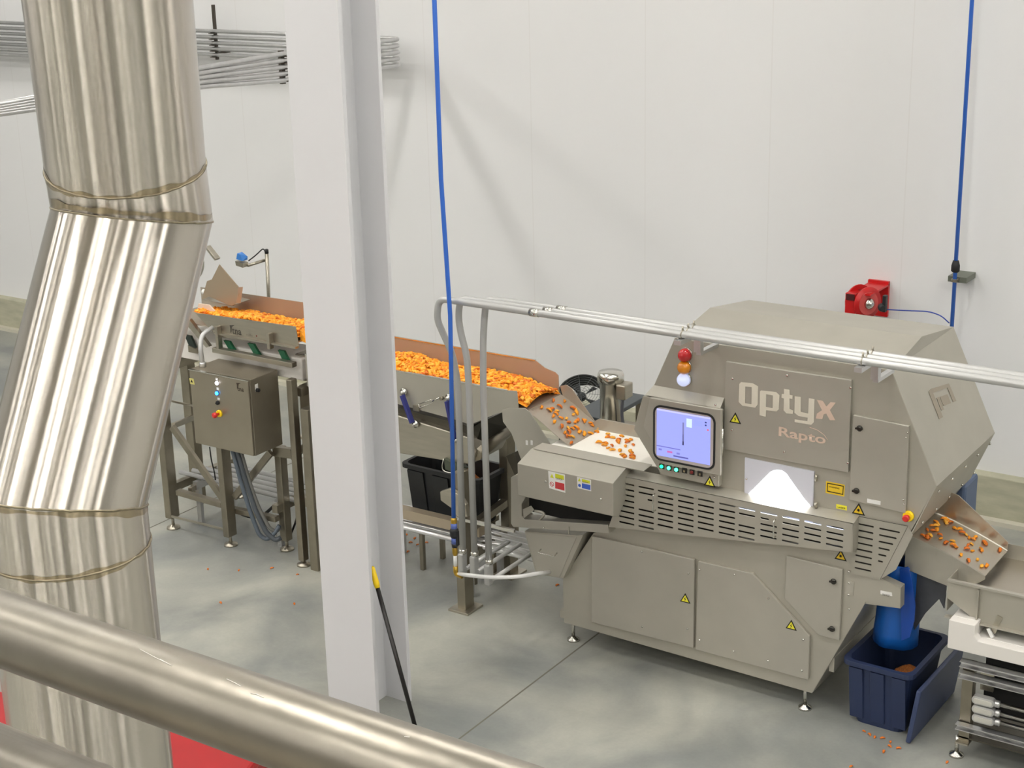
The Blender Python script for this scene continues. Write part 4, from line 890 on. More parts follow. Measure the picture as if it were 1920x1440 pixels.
pp = [W(u, v, y=8.0) for u, v in ((437, 950), (450, 963), (470, 970), (492, 968), (512, 950), (520, 944))]
tag(MB().tube(rbezier(pp, .05), .012, 10).build('power_cable', rubber), 'black cable slung between the conveyor legs', 'cable')
pp = [W(u, v, y=8.0) for u, v in ((546, 1000), (556, 975), (560, 940), (566, 900))]
tag(MB().tube(rbezier(pp, .05), .008, 8).build('power_cable', rubber), 'thin dark cable rising beside the thick conveyor leg', 'cable')
pp = [W(u, v, y=7.95) for u, v in ((393, 838), (396, 862), (402, 885), (404, 900))]
tag(MB().tube(rbezier(pp, .05), .005, 8).build('power_cable', rubber), 'thin dark cable dropping behind the cabinet to the floor tubes', 'cable')

# low bundle of bright tubes running along under both conveyors
for i in range(5):
    yy = 7.98+i*.075; zz = .38
    x0_ = W(338, 886, y=7.98).x+.06*i; x1_ = W(1092, 1035, y=7.98).x if i < 2 else W(1000, 1000, y=8.1).x
    nm = ['front', 'second', 'middle', 'fourth', 'rear'][i]
    tag(MB().tube([(x0_, yy, zz), (x1_, yy, zz)], .019, 14).build('floor_conduit', mat('bright low tube', (226, 226, 226), .25, .6)), 'bright steel tube, %s of the five low tubes under the conveyors' % nm, 'pipe', 'low steel tubes under the conveyors')
for i, x in enumerate((-8.25, -7.45, -6.6, -5.75)):
    st_ = MB().box((x-.02, 7.92, .30), (x+.02, 8.36, .36)); st_.box((x-.02, 7.94, 0), (x+.02, 7.97, .30)).box((x-.02, 8.30, 0), (x+.02, 8.33, .30))
    tag(st_.build('tube_support', galv), ['low strut stand under the tubes by the far conveyor leg', 'low strut stand under the tubes below the cabinet', 'low strut stand under the tubes behind the white column', 'low strut stand under the tubes below the black tote'][i], 'bracket', 'strut stands under the low tubes')

# ------------------------------------------------------------------ second conveyor, right of the column
c2 = thing('vibrating_conveyor', 'steel vibrating conveyor with dark blue spring arms carrying snacks to the sorter', 'conveyor', (-5.9, 8.1, 0))
XL = -7.0
pz = 1.562
pan = xz([(951, 723), (970, 733), (973, 765), (955, 766), (882, 796), (852, 786), (745, 757)], FY)
pan = [(XL, pz)]+pan+[(XL, pan[-1][1])]; pan[1] = (pan[1][0], pz)
MB().prism(pan, 'y', FY-.004, FY).build('front_wall', blast, c2, bevel=.001)
rr = [W(745, 632, y=RY), W(1004, 676, y=RY), W(1022, 690, y=RY), W(1041, 698, y=RY), W(1047, 704, y=RY), W(1048, 728, y=RY), W(1048, 740, y=RY)]
zrt = (rr[0].z+rr[1].z)/2
MB().prism([(XL, zrt), (rr[1].x, zrt)]+[(p.x, p.z) for p in rr[2:]]+[(XL, 1.42)], 'y', RY, RY+.004).build('rear_wall', pan_in, c2)
MB().box((XL, RY-.006, zrt-.004), (rr[1].x, RY+.008, zrt+.004)).build('wall_edge', steel_br, c2); MB().box((XL, FY-.008, pz-.004), (pan[1][0], FY+.004, pz+.003)).build('wall_edge', steel_br, c2)
MB().box((XL, FY, 1.44), (-5.195, RY, 1.452)).build('pan_floor', pan_in, c2)
# underside box and rounded fines chute
MB().prism(xz([(700, 772), (745, 778), (885, 822), (893, 848), (882, 872), (745, 850), (700, 838)], FY+.0), 'y', FY-.0, RY-.02).build('base_beam', steel, c2, bevel=.01)
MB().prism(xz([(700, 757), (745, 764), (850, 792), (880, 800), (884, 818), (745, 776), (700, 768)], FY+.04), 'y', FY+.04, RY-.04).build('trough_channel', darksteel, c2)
a, b = W(892, 852, y=FY+.02), W(950, 808, y=RY-.02)
MB().tube([a, b], .045, 20).build('fines_tube', steel_dk, c2)
MB().hull([W(888, 800, y=FY+.05), W(888, 845, y=FY+.05), W(905, 790, y=FY+.05), W(925, 778, y=RY-.1), W(949, 770, y=RY-.05), W(951, 800, y=RY-.05), W(905, 830, y=FY+.1)]).build('fines_chute', mat('dark chute steel', (66, 64, 56), .4, .7), c2)  # chute in a darker steel tone
# open U channel end with bright rim
uc = [W(u, v, y=FY-.03) for u, v in ((832, 860), (829, 872), (830, 881), (836, 885), (858, 888))]
MB().tube(rbezier(uc, .02), .004, 8).build('channel_rim', steel_br, c2)
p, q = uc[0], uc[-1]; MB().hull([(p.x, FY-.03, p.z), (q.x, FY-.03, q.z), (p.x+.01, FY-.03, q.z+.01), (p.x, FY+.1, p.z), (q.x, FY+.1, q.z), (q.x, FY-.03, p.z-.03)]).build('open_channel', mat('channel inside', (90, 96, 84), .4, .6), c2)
# spring arms
for (u0, v0, u1, v1) in ((754, 741, 773, 793), (838, 752, 852, 822)):
    a, b = W(u0, v0, y=FY-.04), W(u1, v1, y=FY-.04); d3 = (b-a).normalized()
    MB().bar(a, b, .02, .036, up=(0, 1, 0)).build('spring_arm', springblue, c2, bevel=.003)
    for e in (a-d3*.015, b+d3*.015):
        MB().lathe([(.026, 0), (.026, .01), (.012, .012), (.012, .03), (.006, .034)], (e.x, FY-.01, e.z), (0, -1, 0), 18).build('pivot_bolt', steel_br, c2)
p = [W(u, v, y=FY-.03) for u, v in ((785, 758), (810, 749), (811, 755), (787, 765), (785, 758))]
lt = MB().tube(p, .0028, 6).tube([W(811, 752, y=FY-.03), W(824, 746, y=FY-.03)], .005, 8).build('toggle_latch', steel_br, c2)
p = W(826, 748, y=FY-.03); MB().lathe([(.012, 0), (.012, .03)], (p.x, FY-.0, p.z), (0, -1, 0), 12).build('latch_pivot', steel_dk, c2)
p = W(780, 764, y=FY-.01); MB().box((p.x-.02, FY-.02, p.z-.02), (p.x+.03, FY, p.z+.015)).build('latch_block', steel_dk, c2)
# frame: posts, base plates, rails
q1 = W(872, 1143, z=0); q2 = W(966, 1095, z=0)
P1X = W(868, 1100, y=7.76).x; 
MB().box((P1X-.035, 7.74, .0), (P1X+.03, 7.84, .98)).build('leg', steel_dk, c2, bevel=.004); MB().box((P1X-.085, 7.70, 0), (P1X+.075, 7.88, .015)).build('base_plate', steel, c2, bevel=.002)
P2X = W(955, 1060, y=8.4).x
MB().box((P2X-.035, 8.36, 0), (P2X+.035, 8.46, 1.1)).build('leg', steel_dk, c2, bevel=.004); MB().box((P2X-.08, 8.31, 0), (P2X+.08, 8.5, .015)).build('base_plate', steel, c2)
for x in (-6.95,):
    for y in (7.79, 8.4): MB().box((x-.035, y-.05, 0), (x+.035, y+.05, 1.2)).build('leg', steel_dk, c2, bevel=.004)
p, q = W(745, 957, y=8.0), W(850, 985, y=8.0); MB().bar((-6.95, 8.0, p.z), (P1X, 8.0, p.z), .07, .07).build('rail', mat('pale painted rail', (176, 162, 140), .45, .3), c2)
MB().bar((P1X, 7.8, .55), (P2X, 8.4, .55), .05, .05).build('cross_rail', steel_dk, c2); MB().bar((P1X, 7.84, .36), (P1X, 8.4, .36), .05, .05).build('cross_rail', steel_dk, c2)
MB().bar((P2X+.02, 8.4, 1.05), (P2X-.08, 8.4, .55), .03, .04).build('brace', darksteel, c2); MB().bar(W(960, 850, y=8.1), W(985, 905, y=8.1), .05, .07).build('strut', darksteel, c2)
bp_ = [W(u, v, y=7.72) for u, v in ((828, 920), (846, 914), (866, 928), (876, 945), (880, 968), (862, 968), (848, 950), (829, 936))]
MB().prism([(p.x, p.z) for p in bp_], 'y', 7.70, 7.735).build('guide_bracket', steel, c2, bevel=.006)
p = W(872, 975, y=7.7)
MB().bar((p.x-.1, 7.7, p.z), (p.x+.35, 7.75, p.z-.02), .02, .02).build('shelf_rail', steel_br, c2)
# white painted board on the floor behind
bz = [W(u, v, y=8.6) for u, v in ((800, 992), (850, 1003))]
# product bed
def zf2(x, y):
    e = max(0, (x+5.45)/.25)
    return pz-.008-.035*(y-FY)/.4+.03*math.sin(PI*(y-FY)/.4)+.012*math.sin(11*x+2)*math.cos(7*y)+.02*math.exp(-((x+6.3)/.2)**2)-.075*min(1, e)*(1-.2*math.sin(PI*(y-FY)/.4))
heap('snack_pile', 'thick bed of orange snack pieces on the conveyor right of the white column', XL+.02, -5.2, FY+.006, RY-.006, zf2, 2000, seed=5)
for i in range(118):
    x = -5.2-rs.random()**1.3*.55; y = rs.uniform(FY+.02, RY-.02)
    piece((x, y, zf2(x, y)+.0), 'curled orange snack piece on top of the bed, near the pan end', 'snack pieces near the end of the pan', .8, None, 1.25)

# black tote
tz = .80; cs = [W(u, v, z=tz) for u, v in ((756, 867), (907, 894), (969, 868), (785, 853))]
o_ = cs[0]; ex = (cs[1]-cs[0]); ey = Vector((-ex.y, ex.x, 0)).normalized(); wd_ = (cs[2]-cs[1]).length*.97; ln = ex.length; exn = Vector((math.cos(-.03), math.sin(-.03), 0)); ey = Vector((-exn.y, exn.x, 0))
def tote(name, label, cat, o, exn, eyn, L, Wd, z0, z1, m, taper=.05, ribs=3, rim=.02, wall=.008):
    t = thing(name, label, cat, (o+exn*L/2+eyn*Wd/2)[:2]+(z0,))
    def ring(k, z): 
        pts = []; r = .05
        for (a, b), sgn in (((k, k), (1, 1)), ((L-k, k), (-1, 1)), ((L-k, Wd-k), (-1, -1)), ((k, Wd-k), (1, -1))):
            pts += [(a+r*sgn[0]*(1-math.cos(q))*1.0 if 0 else a, b, sgn)]
        out = []
        for a, b, sg in pts:
            c = (a+sg[0]*r, b+sg[1]*r); st = {(1, 1): PI, (-1, 1): 1.5*PI, (-1, -1): 0, (1, -1): .5*PI}[sg]
            for q in range(4): an = st+q*PI/6; out.append(o+exn*(c[0]+math.cos(an)*r)+eyn*(c[1]+math.sin(an)*r)+Vector((0, 0, z-o.z)))
        return out
    m_ = MB(); rings = [ring(taper, z0), ring(0, z1), ring(wall, z1), ring(taper+wall, z0+.01)]
    V = [[m_.b.verts.new(p) for p in r] for r in rings]; n = 16
    for i in range(3):
        for k in range(n): m_.b.faces.new((V[i][k], V[i][(k+1) % n], V[i+1][(k+1) % n], V[i+1][k]))
    m_.b.faces.new(V[0]); m_.b.faces.new(V[3]); m_.build('tub', m, t)
    m_ = MB(); rr_ = [ring(-rim, z1-.03), ring(-rim, z1), ring(wall, z1+.001), ring(wall, z1-.005), ring(0.0, z1-.03)]
    V = [[m_.b.verts.new(p) for p in r] for r in rr_]
    for i in range(5):
        for k in range(n): m_.b.faces.new((V[i][k], V[i][(k+1) % n], V[(i+1) % 5][(k+1) % n], V[(i+1) % 5][k]))
    m_.build('rim', m, t, bevel=.002)
    for i in range(ribs):
        f = (i+.5)/ribs; c = o+exn*(L*f); w = L/ribs*.32
        MB().hull([c+exn*s+eyn*(tp-.012+b2)+Vector((0, 0, z-o.z)) for s in (-w, w) for z, tp in ((z0+.03, taper), (z1-.04, .0)) for b2 in (0, .013)]).build('side_panel', m, t, bevel=.003)
    return t
t1 = tote('storage_tote', 'black plastic tote half full of orange crumbs under the conveyor', 'tote', o_, exn, ey, ln, wd_, .42, tz, black_pl, .045)
ce = o_+exn*(ln*.62)+ey*(wd_*.5)
def mound(name, label, c, rx, ry, h, z, m):
    b = bmesh.new(); g = []; rnd = random.Random(3)
    for i in range(17):
        row = []
        for j in range(33):
            r = i/16; a = 2*PI*j/32; row.append(b.verts.new(c+exn*math.cos(a)*rx*r+ey*math.sin(a)*ry*r+Vector((0, 0, z-c.z+h*(1-r**1.5)+rnd.uniform(-.004, .004)))))
        g.append(row)
    for i in range(16):
        for j in range(32):
            b.faces.new((g[i][j], g[i+1][j], g[i+1][(j+1) % 32], g[i][(j+1) % 32])) if i else b.faces.new((g[0][0], g[1][j], g[1][(j+1) % 32]))
    bmesh.ops.remove_doubles(b, verts=b.verts, dist=1e-5)
    for f in b.faces: f.smooth = True
    me = bpy.data.meshes.new(name); b.to_mesh(me); b.free(); me.materials.append(m); o = bpy.data.objects.new(name, me); C.objects.link(o); return tag(o, label, 'crumbs', kind='stuff')
crumb = mat('orange brown crumbs', (172, 100, 42), .8, noise=.35, nscale=90, bump=.6, bscale=120)
mound('snack_crumbs', 'mound of orange brown crumbs inside the black tote', ce, ln*.29, wd_*.36, .14, .65, crumb)
# tote stand: two bars it rests on
for f, lb in ((.15, 'steel bar under the far end of the black tote'), (.85, 'steel bar under the near end of the black tote')):
    c = o_+exn*(ln*f); a = c+ey*-.0; b = c+ey*(wd_+.0)
    m = MB(); a.z = b.z = .40; m.bar(a, b, .04, .036)
    for e in (a+ey*.05, b-ey*.05): m.box((e.x-.015, e.y-.015, 0), (e.x+.015, e.y+.015, .385))
    tag(m.build('tote_stand', steel_dk), lb, 'stand', 'bars carrying the black tote')

# ------------------------------------------------------------------ conduits over the sorter
TYc = 7.36; 
cdz = 2.245
gp = 'long conduits running above the sorter'
# front one, middle, rear: each drops at its left end to the fittings by the post
drops = [((833, 600), (866, 660), (888, 1000), (889, 1065), 7.30), ((862, 600), (874, 650), (912, 1000), (911, 1050), 7.38), ((895, 610), (900, 660), (889, 1000), (889, 1000), 7.46)]
zc = W(1920, 712, y=7.36).z
spec = [  # (y of run, left bend x pixel, drop path pixels)
    (7.28, 838, [(834, 592), (840, 620), (853, 660), (859, 720), (868, 1040)], 'front conduit of the three crossing above the sorter, kinked at its drop', 'c'),
    (7.345, 868, [(862, 592), (866, 625), (876, 665), (879, 720), (890, 1045)], 'middle conduit of the three crossing above the sorter', 'c'),
    (7.41, 905, [(899, 600), (900, 640), (903, 720), (917, 1060)], 'rear conduit of the three crossing above the sorter', 'c')]
for i, (yy, ub, dr, lb, _) in enumerate(spec):
    z_ = zc; xl = W(ub, 572, z=z_).x if False else None
    zl = z_-.0
    yd = 7.40+.0*i
    start = W(ub+22, 575, y=yy); start.z = z_
    pts = [W(u, v, y=7.36) for u, v in dr]
    ptop = Vector((pts[0].x, 7.36, z_))
    path = [Vector((4.0, yy, z_)), Vector((pts[0].x+.12, yy, z_)), Vector((pts[0].x, (yy+7.36)/2, z_-.005))]+pts
    path = [path[0], Vector((pts[0].x+.02, yy, z_))]+[Vector((p.x, yy+(7.36-yy)*min(1, k/3), p.z)) for k, p in enumerate(pts)]
    e = path[-1]
    t = thing('electrical_conduit', lb, 'conduit', (e.x, e.y, e.z-.1), gp)
    MB().tube(rbezier(path, .10, 8), .0205, 16).build('tube', galv_w, t)
    MB().hull([(e.x+a, e.y+b, e.z+c) for a in (-.02, .02) for b in (-.035, .02) for c in (-.125, .015)]).build('elbow_fitting', galv_w, t, bevel=.01)
    a = Vector((e.x+.02, e.y-.0, e.z-.09)); bq = a+Vector((.02, .45, .02)); MB().tube([a, bq], .014, 12).build('branch_tube', galv_w, t)
    MB().lathe([(.026, 0), (.026, .03)], (e.x, e.y, e.z+.012), n=14).build('coupling', steel_br, t)
    for xx in (-4.75+.05*i,): MB().tube([(xx-.03, yy, z_), (xx+.03, yy, z_)], .0235, 14).build('coupling', steel_br, t)
for i, (u, lb) in enumerate(((1283, 'strut clamp holding the three conduits above the beacon lamps'), (1622, 'strut clamp holding the three conduits above the right door'))):
    xx = W(u, 640, y=7.3).x
    t = thing('conduit_clamp', lb, 'bracket', (xx, 7.35, 2.12), 'strut clamps on the three conduits')
    MB().box((xx-.02, 7.22, zc-.045), (xx+.02, 7.50, zc-.020)).box((xx-.02, 7.45, 2.13), (xx+.02, 7.49, zc-.02)).build('strut_channel', galv, t)
    MB().bar((xx, 7.47, 2.12), (xx, SY+.02, 2.115), .03, .02).build('arm', galv, t)
    for (yy, *_r) in spec:
        MB().tube([(xx+k, yy+math.cos(a)*.023, zc+math.sin(a)*.023) for k in (0,) for a in [PI*j/8 for j in range(-3, 12)]], .0035, 6).build('strap', steel, t); MB().lathe([(.006, 0), (.006, .03)], (xx, yy, zc+.015), n=8).build('clamp_bolt', steel, t)

# blue air hose dropping from the ceiling with valve and brass fittings
hx, hy = W(848, 900, y=7.22).x, 7.22
ah = thing('air_hose_drop', 'blue air hose hanging from the ceiling, ending in a black valve and brass elbow', 'hose', (hx, hy, .53))
hz = W(850, 970, y=hy).z
MB().tube([(hx, hy, 9.0), (hx, hy, 3), (W(843, 560, y=hy).x, hy, 2.2), (hx, hy, hz)], .0135, 14).build('hose', bluehose, ah)
zz = lambda v: W(849, v, y=hy).z
MB().lathe([(.016, zz(985)), (.02, zz(980)), (.02, zz(973)), (.014, zz(970))], (hx, hy, 0), n=14).build('brass_collar', brass, ah)
MB().lathe([(.02, zz(992)), (.02, zz(980))], (hx, hy, 0), n=14).build('valve_cap', mat('valve blue', (90, 110, 180), .4), ah)
MB().lathe([(.021, zz(1007)), (.027, zz(1003)), (.027, zz(993)), (.02, zz(990))], (hx, hy, 0), n=16).box((hx+.015, hy-.01, zz(1020)), (hx+.03, hy+.01, zz(994))).build('ball_valve', black_pl, ah)
MB().lathe([(.02, zz(1018)), (.02, zz(1007))], (hx, hy, 0), n=14).build('valve_cap', mat('valve blue', (90, 110, 180), .4), ah)
MB().lathe([(.018, zz(1025)), (.02, zz(1018))], (hx, hy, 0), n=14).build('valve_end', black_pl, ah)
MB().lathe([(.013, zz(1040)), (.017, zz(1036)), (.017, zz(1028)), (.012, zz(1024))], (hx, hy, 0), n=12).build('brass_collar', brass, ah)
MB().lathe([(.0115, zz(1063)), (.0115, zz(1038))], (hx, hy, 0), n=12).build('clear_tube', whitepl, ah)
MB().tube(rbezier([(hx, hy, zz(1060)), (hx, hy, zz(1075)), (hx+.05, hy, zz(1076))], .02), .015, 12).build('brass_elbow', brass, ah)
wt = [W(u, v, y=y) for u, v, y in ((860, 1076, 7.22), (890, 1080, 7.2), (925, 1083, 7.2), (970, 1082, 7.25), (1010, 1075, 7.4), (1030, 1073, 7.6))]
tag(MB().tube(rbezier(wt, .08, 5), .0125, 12).build('air_tube', whitepl), 'white plastic tube curving from the brass elbow to the sorter hopper', 'tube')

# ------------------------------------------------------------------ wall conduits, upper left
CY = 10.9; cst = None
rowv = [(57, 41), (68, 52.5), (80, 64), (91, 75), (101, 86)]
XE = W(758, 95, y=CY).x
for i in range(5):
    z = (W(370, rowv[i][0], y=CY).z+W(0, rowv[i][1], y=CY).z)/2; z = 3.357-.0535*i
    a = W(533, 101+i*12.6, x=XE+.02); b = W(373, 128+i*8.7, x=XE-.0+.0*i); cpt = W(0, 205+i*3.4, x=XE+.0)
    cpt = W(-150, 222+i*3, x=XE)
    pts = [Vector((-21.9, CY, z)), Vector((XE, CY, z)), Vector((XE, a.y, a.z)), Vector((XE, b.y, b.z)), cpt]
    o = MB().tube(rbezier(pts, .16, 8), .0185, 12).build('wall_conduit', galv)
    tag(o, ['topmost', 'second from top', 'middle', 'second lowest', 'lowest'][i]+' of the five grey conduits bending off the white wall', 'conduit', 'grey conduits turning off the wall')
for i in range(2):
    z = 3.357-.0535*(5+i); xx = W(330, 110, y=CY).x
    tag(MB().tube(rbezier([(-21.9, CY, z), (xx-.5, CY, z), (xx-.5, 11.1, z)], .08), .0185, 12).build('wall_conduit', galv), ['upper', 'lower'][i]+' short grey conduit under the wall run, left of the duct', 'conduit', 'short conduits below the wall run')
dst = mat('dark slotted channel', (84, 78, 70), .5, .6)
p, q = W(389, 10, y=CY-.04), W(393, 113, y=CY-.04)
MBx = MB().box((p.x-.012, CY+.02, q.z), (p.x+.012, CY+.045, p.z)).box((p.x-.012, CY+.045, q.z+.05), (p.x+.012, 11.1, q.z+.07)).build('wall_strut', dst); tag(MBx, 'dark upright strut channel on the wall holding the conduits beside the duct', 'bracket')
for i in range(5):
    z = 3.357-.0535*i; MB().box((p.x-.03, CY-.03, z-.024), (p.x+.03, CY+.02, z-.018)).build('conduit_strap', dst, MBx)
a = W(533, 95, x=XE); b = W(535, 158, x=XE)
s = MB().box((XE-.05, a.y-.02, b.z), (XE-.022, a.y+.02, a.z)).build('hanging_strut', dst); tag(s, 'short slotted strut gripping the conduit bundle at the white column', 'bracket')
MB().bar((XE-.036, a.y, a.z-.1), (XE-.036, a.y+.25, a.z-.1), .02).bar((XE-.036, a.y+.25, a.z-.1), (XE-.036, a.y+.25, 9), .012).build('threaded_rod', steel, s)
for i in range(5): MB().box((XE-.022, a.y-.015, b.z+.02+i*.047), (XE+.022, a.y+.015, b.z+.026+i*.047)).build('strap', dst, s)

# red hose reel on the wall with thin blue line
ry_ = 10.93; c = W(1628, 566, y=10.8)
reel = thing('hose_reel', 'red spring hose reel mounted low on the white wall behind the sorter', 'hose reel', (c.x, 10.85, c.z-.12))
rax = Vector((.86, -.5, 0)).normalized()
ca = W(1620, 566, y=10.78)
MB().lathe([(.118, -.02), (.12, -.012), (.12, -.004), (.05, 0), (.02, .012)], ca+rax*.05, rax, 32).build('reel_disc', redpaint, reel)
MB().lathe([(.118, -.012), (.118, 0)], ca-rax*.06, rax, 32).build('reel_disc', redpaint, reel); MB().lathe([(.08, -.06), (.08, .05)], ca, rax, 24).build('reel_drum', mat('dark red drum', (120, 24, 24), .4), reel)
MB().lathe([(.085, 0), (.085, .005)], ca+rax*.05, rax, 24).build('side_face', mat('worn red', (206, 80, 76), .4), reel)
MB().lathe([(.04, 0), (.04, .02), (.02, .035), (.012, .045)], ca+rax*.055, rax, 18).build('hub', steel_br, reel)
p = W(1640, 535, y=11.0); MB().box((p.x-.075, 10.72, p.z-.012), (p.x+.08, 11.1, p.z)).box((p.x-.08, 11.07, p.z-.25), (p.x+.08, 11.1, p.z+.02)).build('wall_bracket', redpaint, reel)
p = W(1592, 545, y=10.75); q = W(1610, 588, y=10.75); MB().box((p.x, 10.68, q.z), (q.x, 10.8, p.z)).build('guide_arm', redpaint, reel, bevel=.004)
MB().box((p.x+.01, 10.672, p.z-.05), (q.x-.008, 10.68, p.z-.005)).build('hose_guide', mat('dark maroon guide', (70, 20, 20), .5), reel)
c = W(1650, 577, y=10.68); MB().lathe([(.028, 0), (.03, .03), (.018, .05)], c+Vector((0, .03, 0)), (.5, -.85, 0), 16).box((c.x+.015, 10.68, c.z-.03), (c.x+.04, 10.72, c.z+.09)).build('regulator', black_pl, reel)
lx = -3.52
pts = [W(1658, 580, y=10.72), W(1690, 582, y=10.8), W(1742, 584, y=10.85), W(1765, 592, y=10.85), W(1780, 606, y=10.85)]
tag(MB().tube(rbezier(pts, .1, 6), .0045, 8).build('air_line', darkblue), 'thin blue air line looping from the red reel to the wall pipe', 'hose')
bl = thing('wall_air_pipe', 'blue air pipe running down the white wall, black plug at mid height', 'pipe', (lx, 10.87, .6))
MB().tube([(lx, 10.87, 9), (lx, 10.87, .6)], .0145, 14).build('pipe', bluehose, bl)
a, b = W(1790, 488, y=10.87), W(1787, 510, y=10.87); MB().lathe([(.016, a.z-b.z), (.026, .09), (.028, .06), (.026, .01), (.018, 0)][::-1] if 0 else [(.02, 0), (.03, .01), (.03, .05), (.02, a.z-b.z)], (lx, 10.87, b.z), n=16).build('hose_connector', rubber, bl)
p = W(1791, 524, y=10.9); MB().box((lx-.06, 10.9, p.z-.02), (lx+.075, 11.1, p.z+.02)).build('strut_bracket', mat('grey green strut', (120, 124, 112), .5, .5), bl); MB().box((lx-.022, 10.85, p.z-.01), (lx+.022, 10.9, p.z+.012)).build('pipe_clamp', steel, bl)

# ------------------------------------------------------------------ discharge chute
dch = bpy.data.objects.new('discharge_chute', None); C.objects.link(dch); dch.parent = sorter; BASE[dch.name] = base_of(sorter)
zs0 = 1.23
E1, E2 = W(1847, 1090, y=7.86), W(1905, 1026, y=8.24); ze = (E1.z+E2.z)/2
S1 = W(1716, 1022, y=7.86); xs0 = -2.70
def dz_(t): return zs0-.09-(zs0-.09-ze)*(t**1.35)
F0, F1 = S1.x-.05, E1.x
m = MB(); n = 10; rr4 = [[m.b.verts.new((F0+(F1-F0)*k/n, yy, dz_(k/n)-zz)) for k in range(n+1)] for yy in (7.86, 8.24) for zz in (0, .004)]
for i, j in ((0, 2), (1, 3), (0, 1), (2, 3)):
    for k in range(n): m.b.faces.new((rr4[i][k], rr4[i][k+1], rr4[j][k+1], rr4[j][k]))
for k in (0, n): m.b.faces.new((rr4[0][k], rr4[2][k], rr4[3][k], rr4[1][k]))
m.build('slide', pan_in if 0 else mat('chute steel', (186, 178, 164), .3, .85), dch)
top = [(F0+(F1-F0)*k/n, dz_(k/n)) for k in range(n+1)]
MB().prism(top+[(F1+.0, ze-.02), (F1-.12, ze-.12), (F0, dz_(0)-.20)], 'y', 7.852, 7.858).build('side_plate', blast, dch)
MB().prism([(x, z) for x, z in top[::-1]]+[(F0, dz_(0)+.16), (F0+.15, dz_(0)+.13), (F1-.03, ze+.075), (F1, ze+.05)], 'y', 8.242, 8.248).build('side_plate', mat('chute steel', (186, 178, 164), .3, .85), dch)
MB().tube([(x, 8.238, z+.003) for x, z in top], .004, 8).build('edge_highlight', mat('painted edge highlight', (250, 248, 240), .3, .2), dch)  # lamp reflection along the edge put in as a pale colour
def on_slide(t, y): 
    x = F0+(F1-F0)*t; return Vector((x, y, dz_(t)+.001)), Vector((-(dz_(t+.02)-dz_(t)), 0, (F1-F0)*.02)).normalized()
for i in range(42):
    t = rs.uniform(.12, .97); y = rs.uniform(7.89, 8.21); p, n_ = on_slide(t, y)
    piece(p, 'orange snack piece sliding down the discharge chute', 'snack pieces on the discharge chute', .2, n_, 1.05)
for i in range(9):
    p, n_ = on_slide(rs.uniform(.18, .3), rs.uniform(8.19, 8.225)); piece(p, 'orange snack piece caught at the top corner of the discharge chute', 'snack pieces caught at the chute corner', .6, n_, .9)
MB().box((W(1812, 925, y=8.68).x-.26, 8.66, .82), (W(1812, 925, y=8.68).x, 8.9, W(1808, 907, y=8.68).z)).build('blue_container', mat('dull blue container', (88, 104, 132), .5), sorter, bevel=.02)  # blue container behind the chute, attached to the sorter

# ------------------------------------------------------------------ next pan conveyor at the right edge
c3 = thing('vibrating_conveyor', 'vibrating pan conveyor on a white base at the right, under the discharge chute', 'conveyor', (-1.8, 7.95, 0))
Y3, R3 = 7.70, 8.28
zt3 = 1.005; x3 = W(1778, 1090, y=Y3).x
MB().prism([(x3, zt3), (-1.0, zt3), (-1.0, .80), (x3+.17, .80), (x3, .90)], 'y', Y3-.004, Y3).build('front_wall', blast, c3)
MB().box((x3, Y3-.02, zt3-.006), (-1.0, Y3+.004, zt3+.006)).build('wall_edge', blast2, c3)
MB().box((x3, R3, .80), (-1.0, R3+.004, zt3+.02)).build('rear_wall', blast, c3); MB().prism([(Y3, .82), (R3, .82), (R3, zt3), (Y3, zt3)], 'x', x3-.002, x3+.002).build('end_wall', blast, c3)
MB().box((x3+.05, Y3, .93), (-1.0, R3, .94)).build('pan_floor', mat('chute steel', (186, 178, 164), .3, .85), c3)
MB().box((x3, Y3-.03, .795), (-1.0, Y3, .803)).build('pan_flange', blast, c3)
p = W(1832, 1150, y=Y3-.02); MB().box((p.x-.004, Y3-.03, .77), (p.x+.004, Y3-.004, .99)).build('rib', blast, c3)
xb3 = W(1779, 1165, y=7.60).x; zb3t, zb3b = W(1779, 1162, y=7.60).z, W(1777, 1215, y=7.60).z
MB().prism([(xb3, zb3b), (-1.0, zb3b), (-1.0, zb3t-.085), (xb3+.16, zb3t-.085), (xb3+.14, zb3t-.06), (xb3+.14, zb3t), (xb3, zb3t)], 'y', 7.60, 7.66).build('base_skirt', white_fr, c3, bevel=.004)
MB().box((xb3, 7.66, zb3b), (-1.0, 8.2, zb3t-.085)).box((xb3, 7.66, zb3t-.09), (xb3+.14, 8.2, zb3t)).build('base_body', white_fr, c3, bevel=.004)
a, b = W(1866, 1150, y=7.72), W(1858, 1180, y=7.72)
MB().hull([(a.x-.05, 7.72, a.z), (a.x+.07, 7.72, a.z-.01), (b.x-.0, 7.72, b.z), (b.x+.02, 7.72, b.z), (a.x-.05, 7.75, a.z), (a.x+.07, 7.75, a.z-.01), (b.x, 7.75, b.z), (b.x+.02, 7.75, b.z)]).build('leaf_spring', mat('bright green spring', (70, 140, 82), .5), c3)
a, b = W(1876, 1155, y=7.70), W(1862, 1185, y=7.70); MB().bar(a, b, .02, .03).build('spring_clamp', steel, c3); a, b = W(1853, 1178, y=7.68), W(1861, 1195, y=7.68); MB().bar(a, b, .012, .018).build('spring_bracket', whitepl, c3)
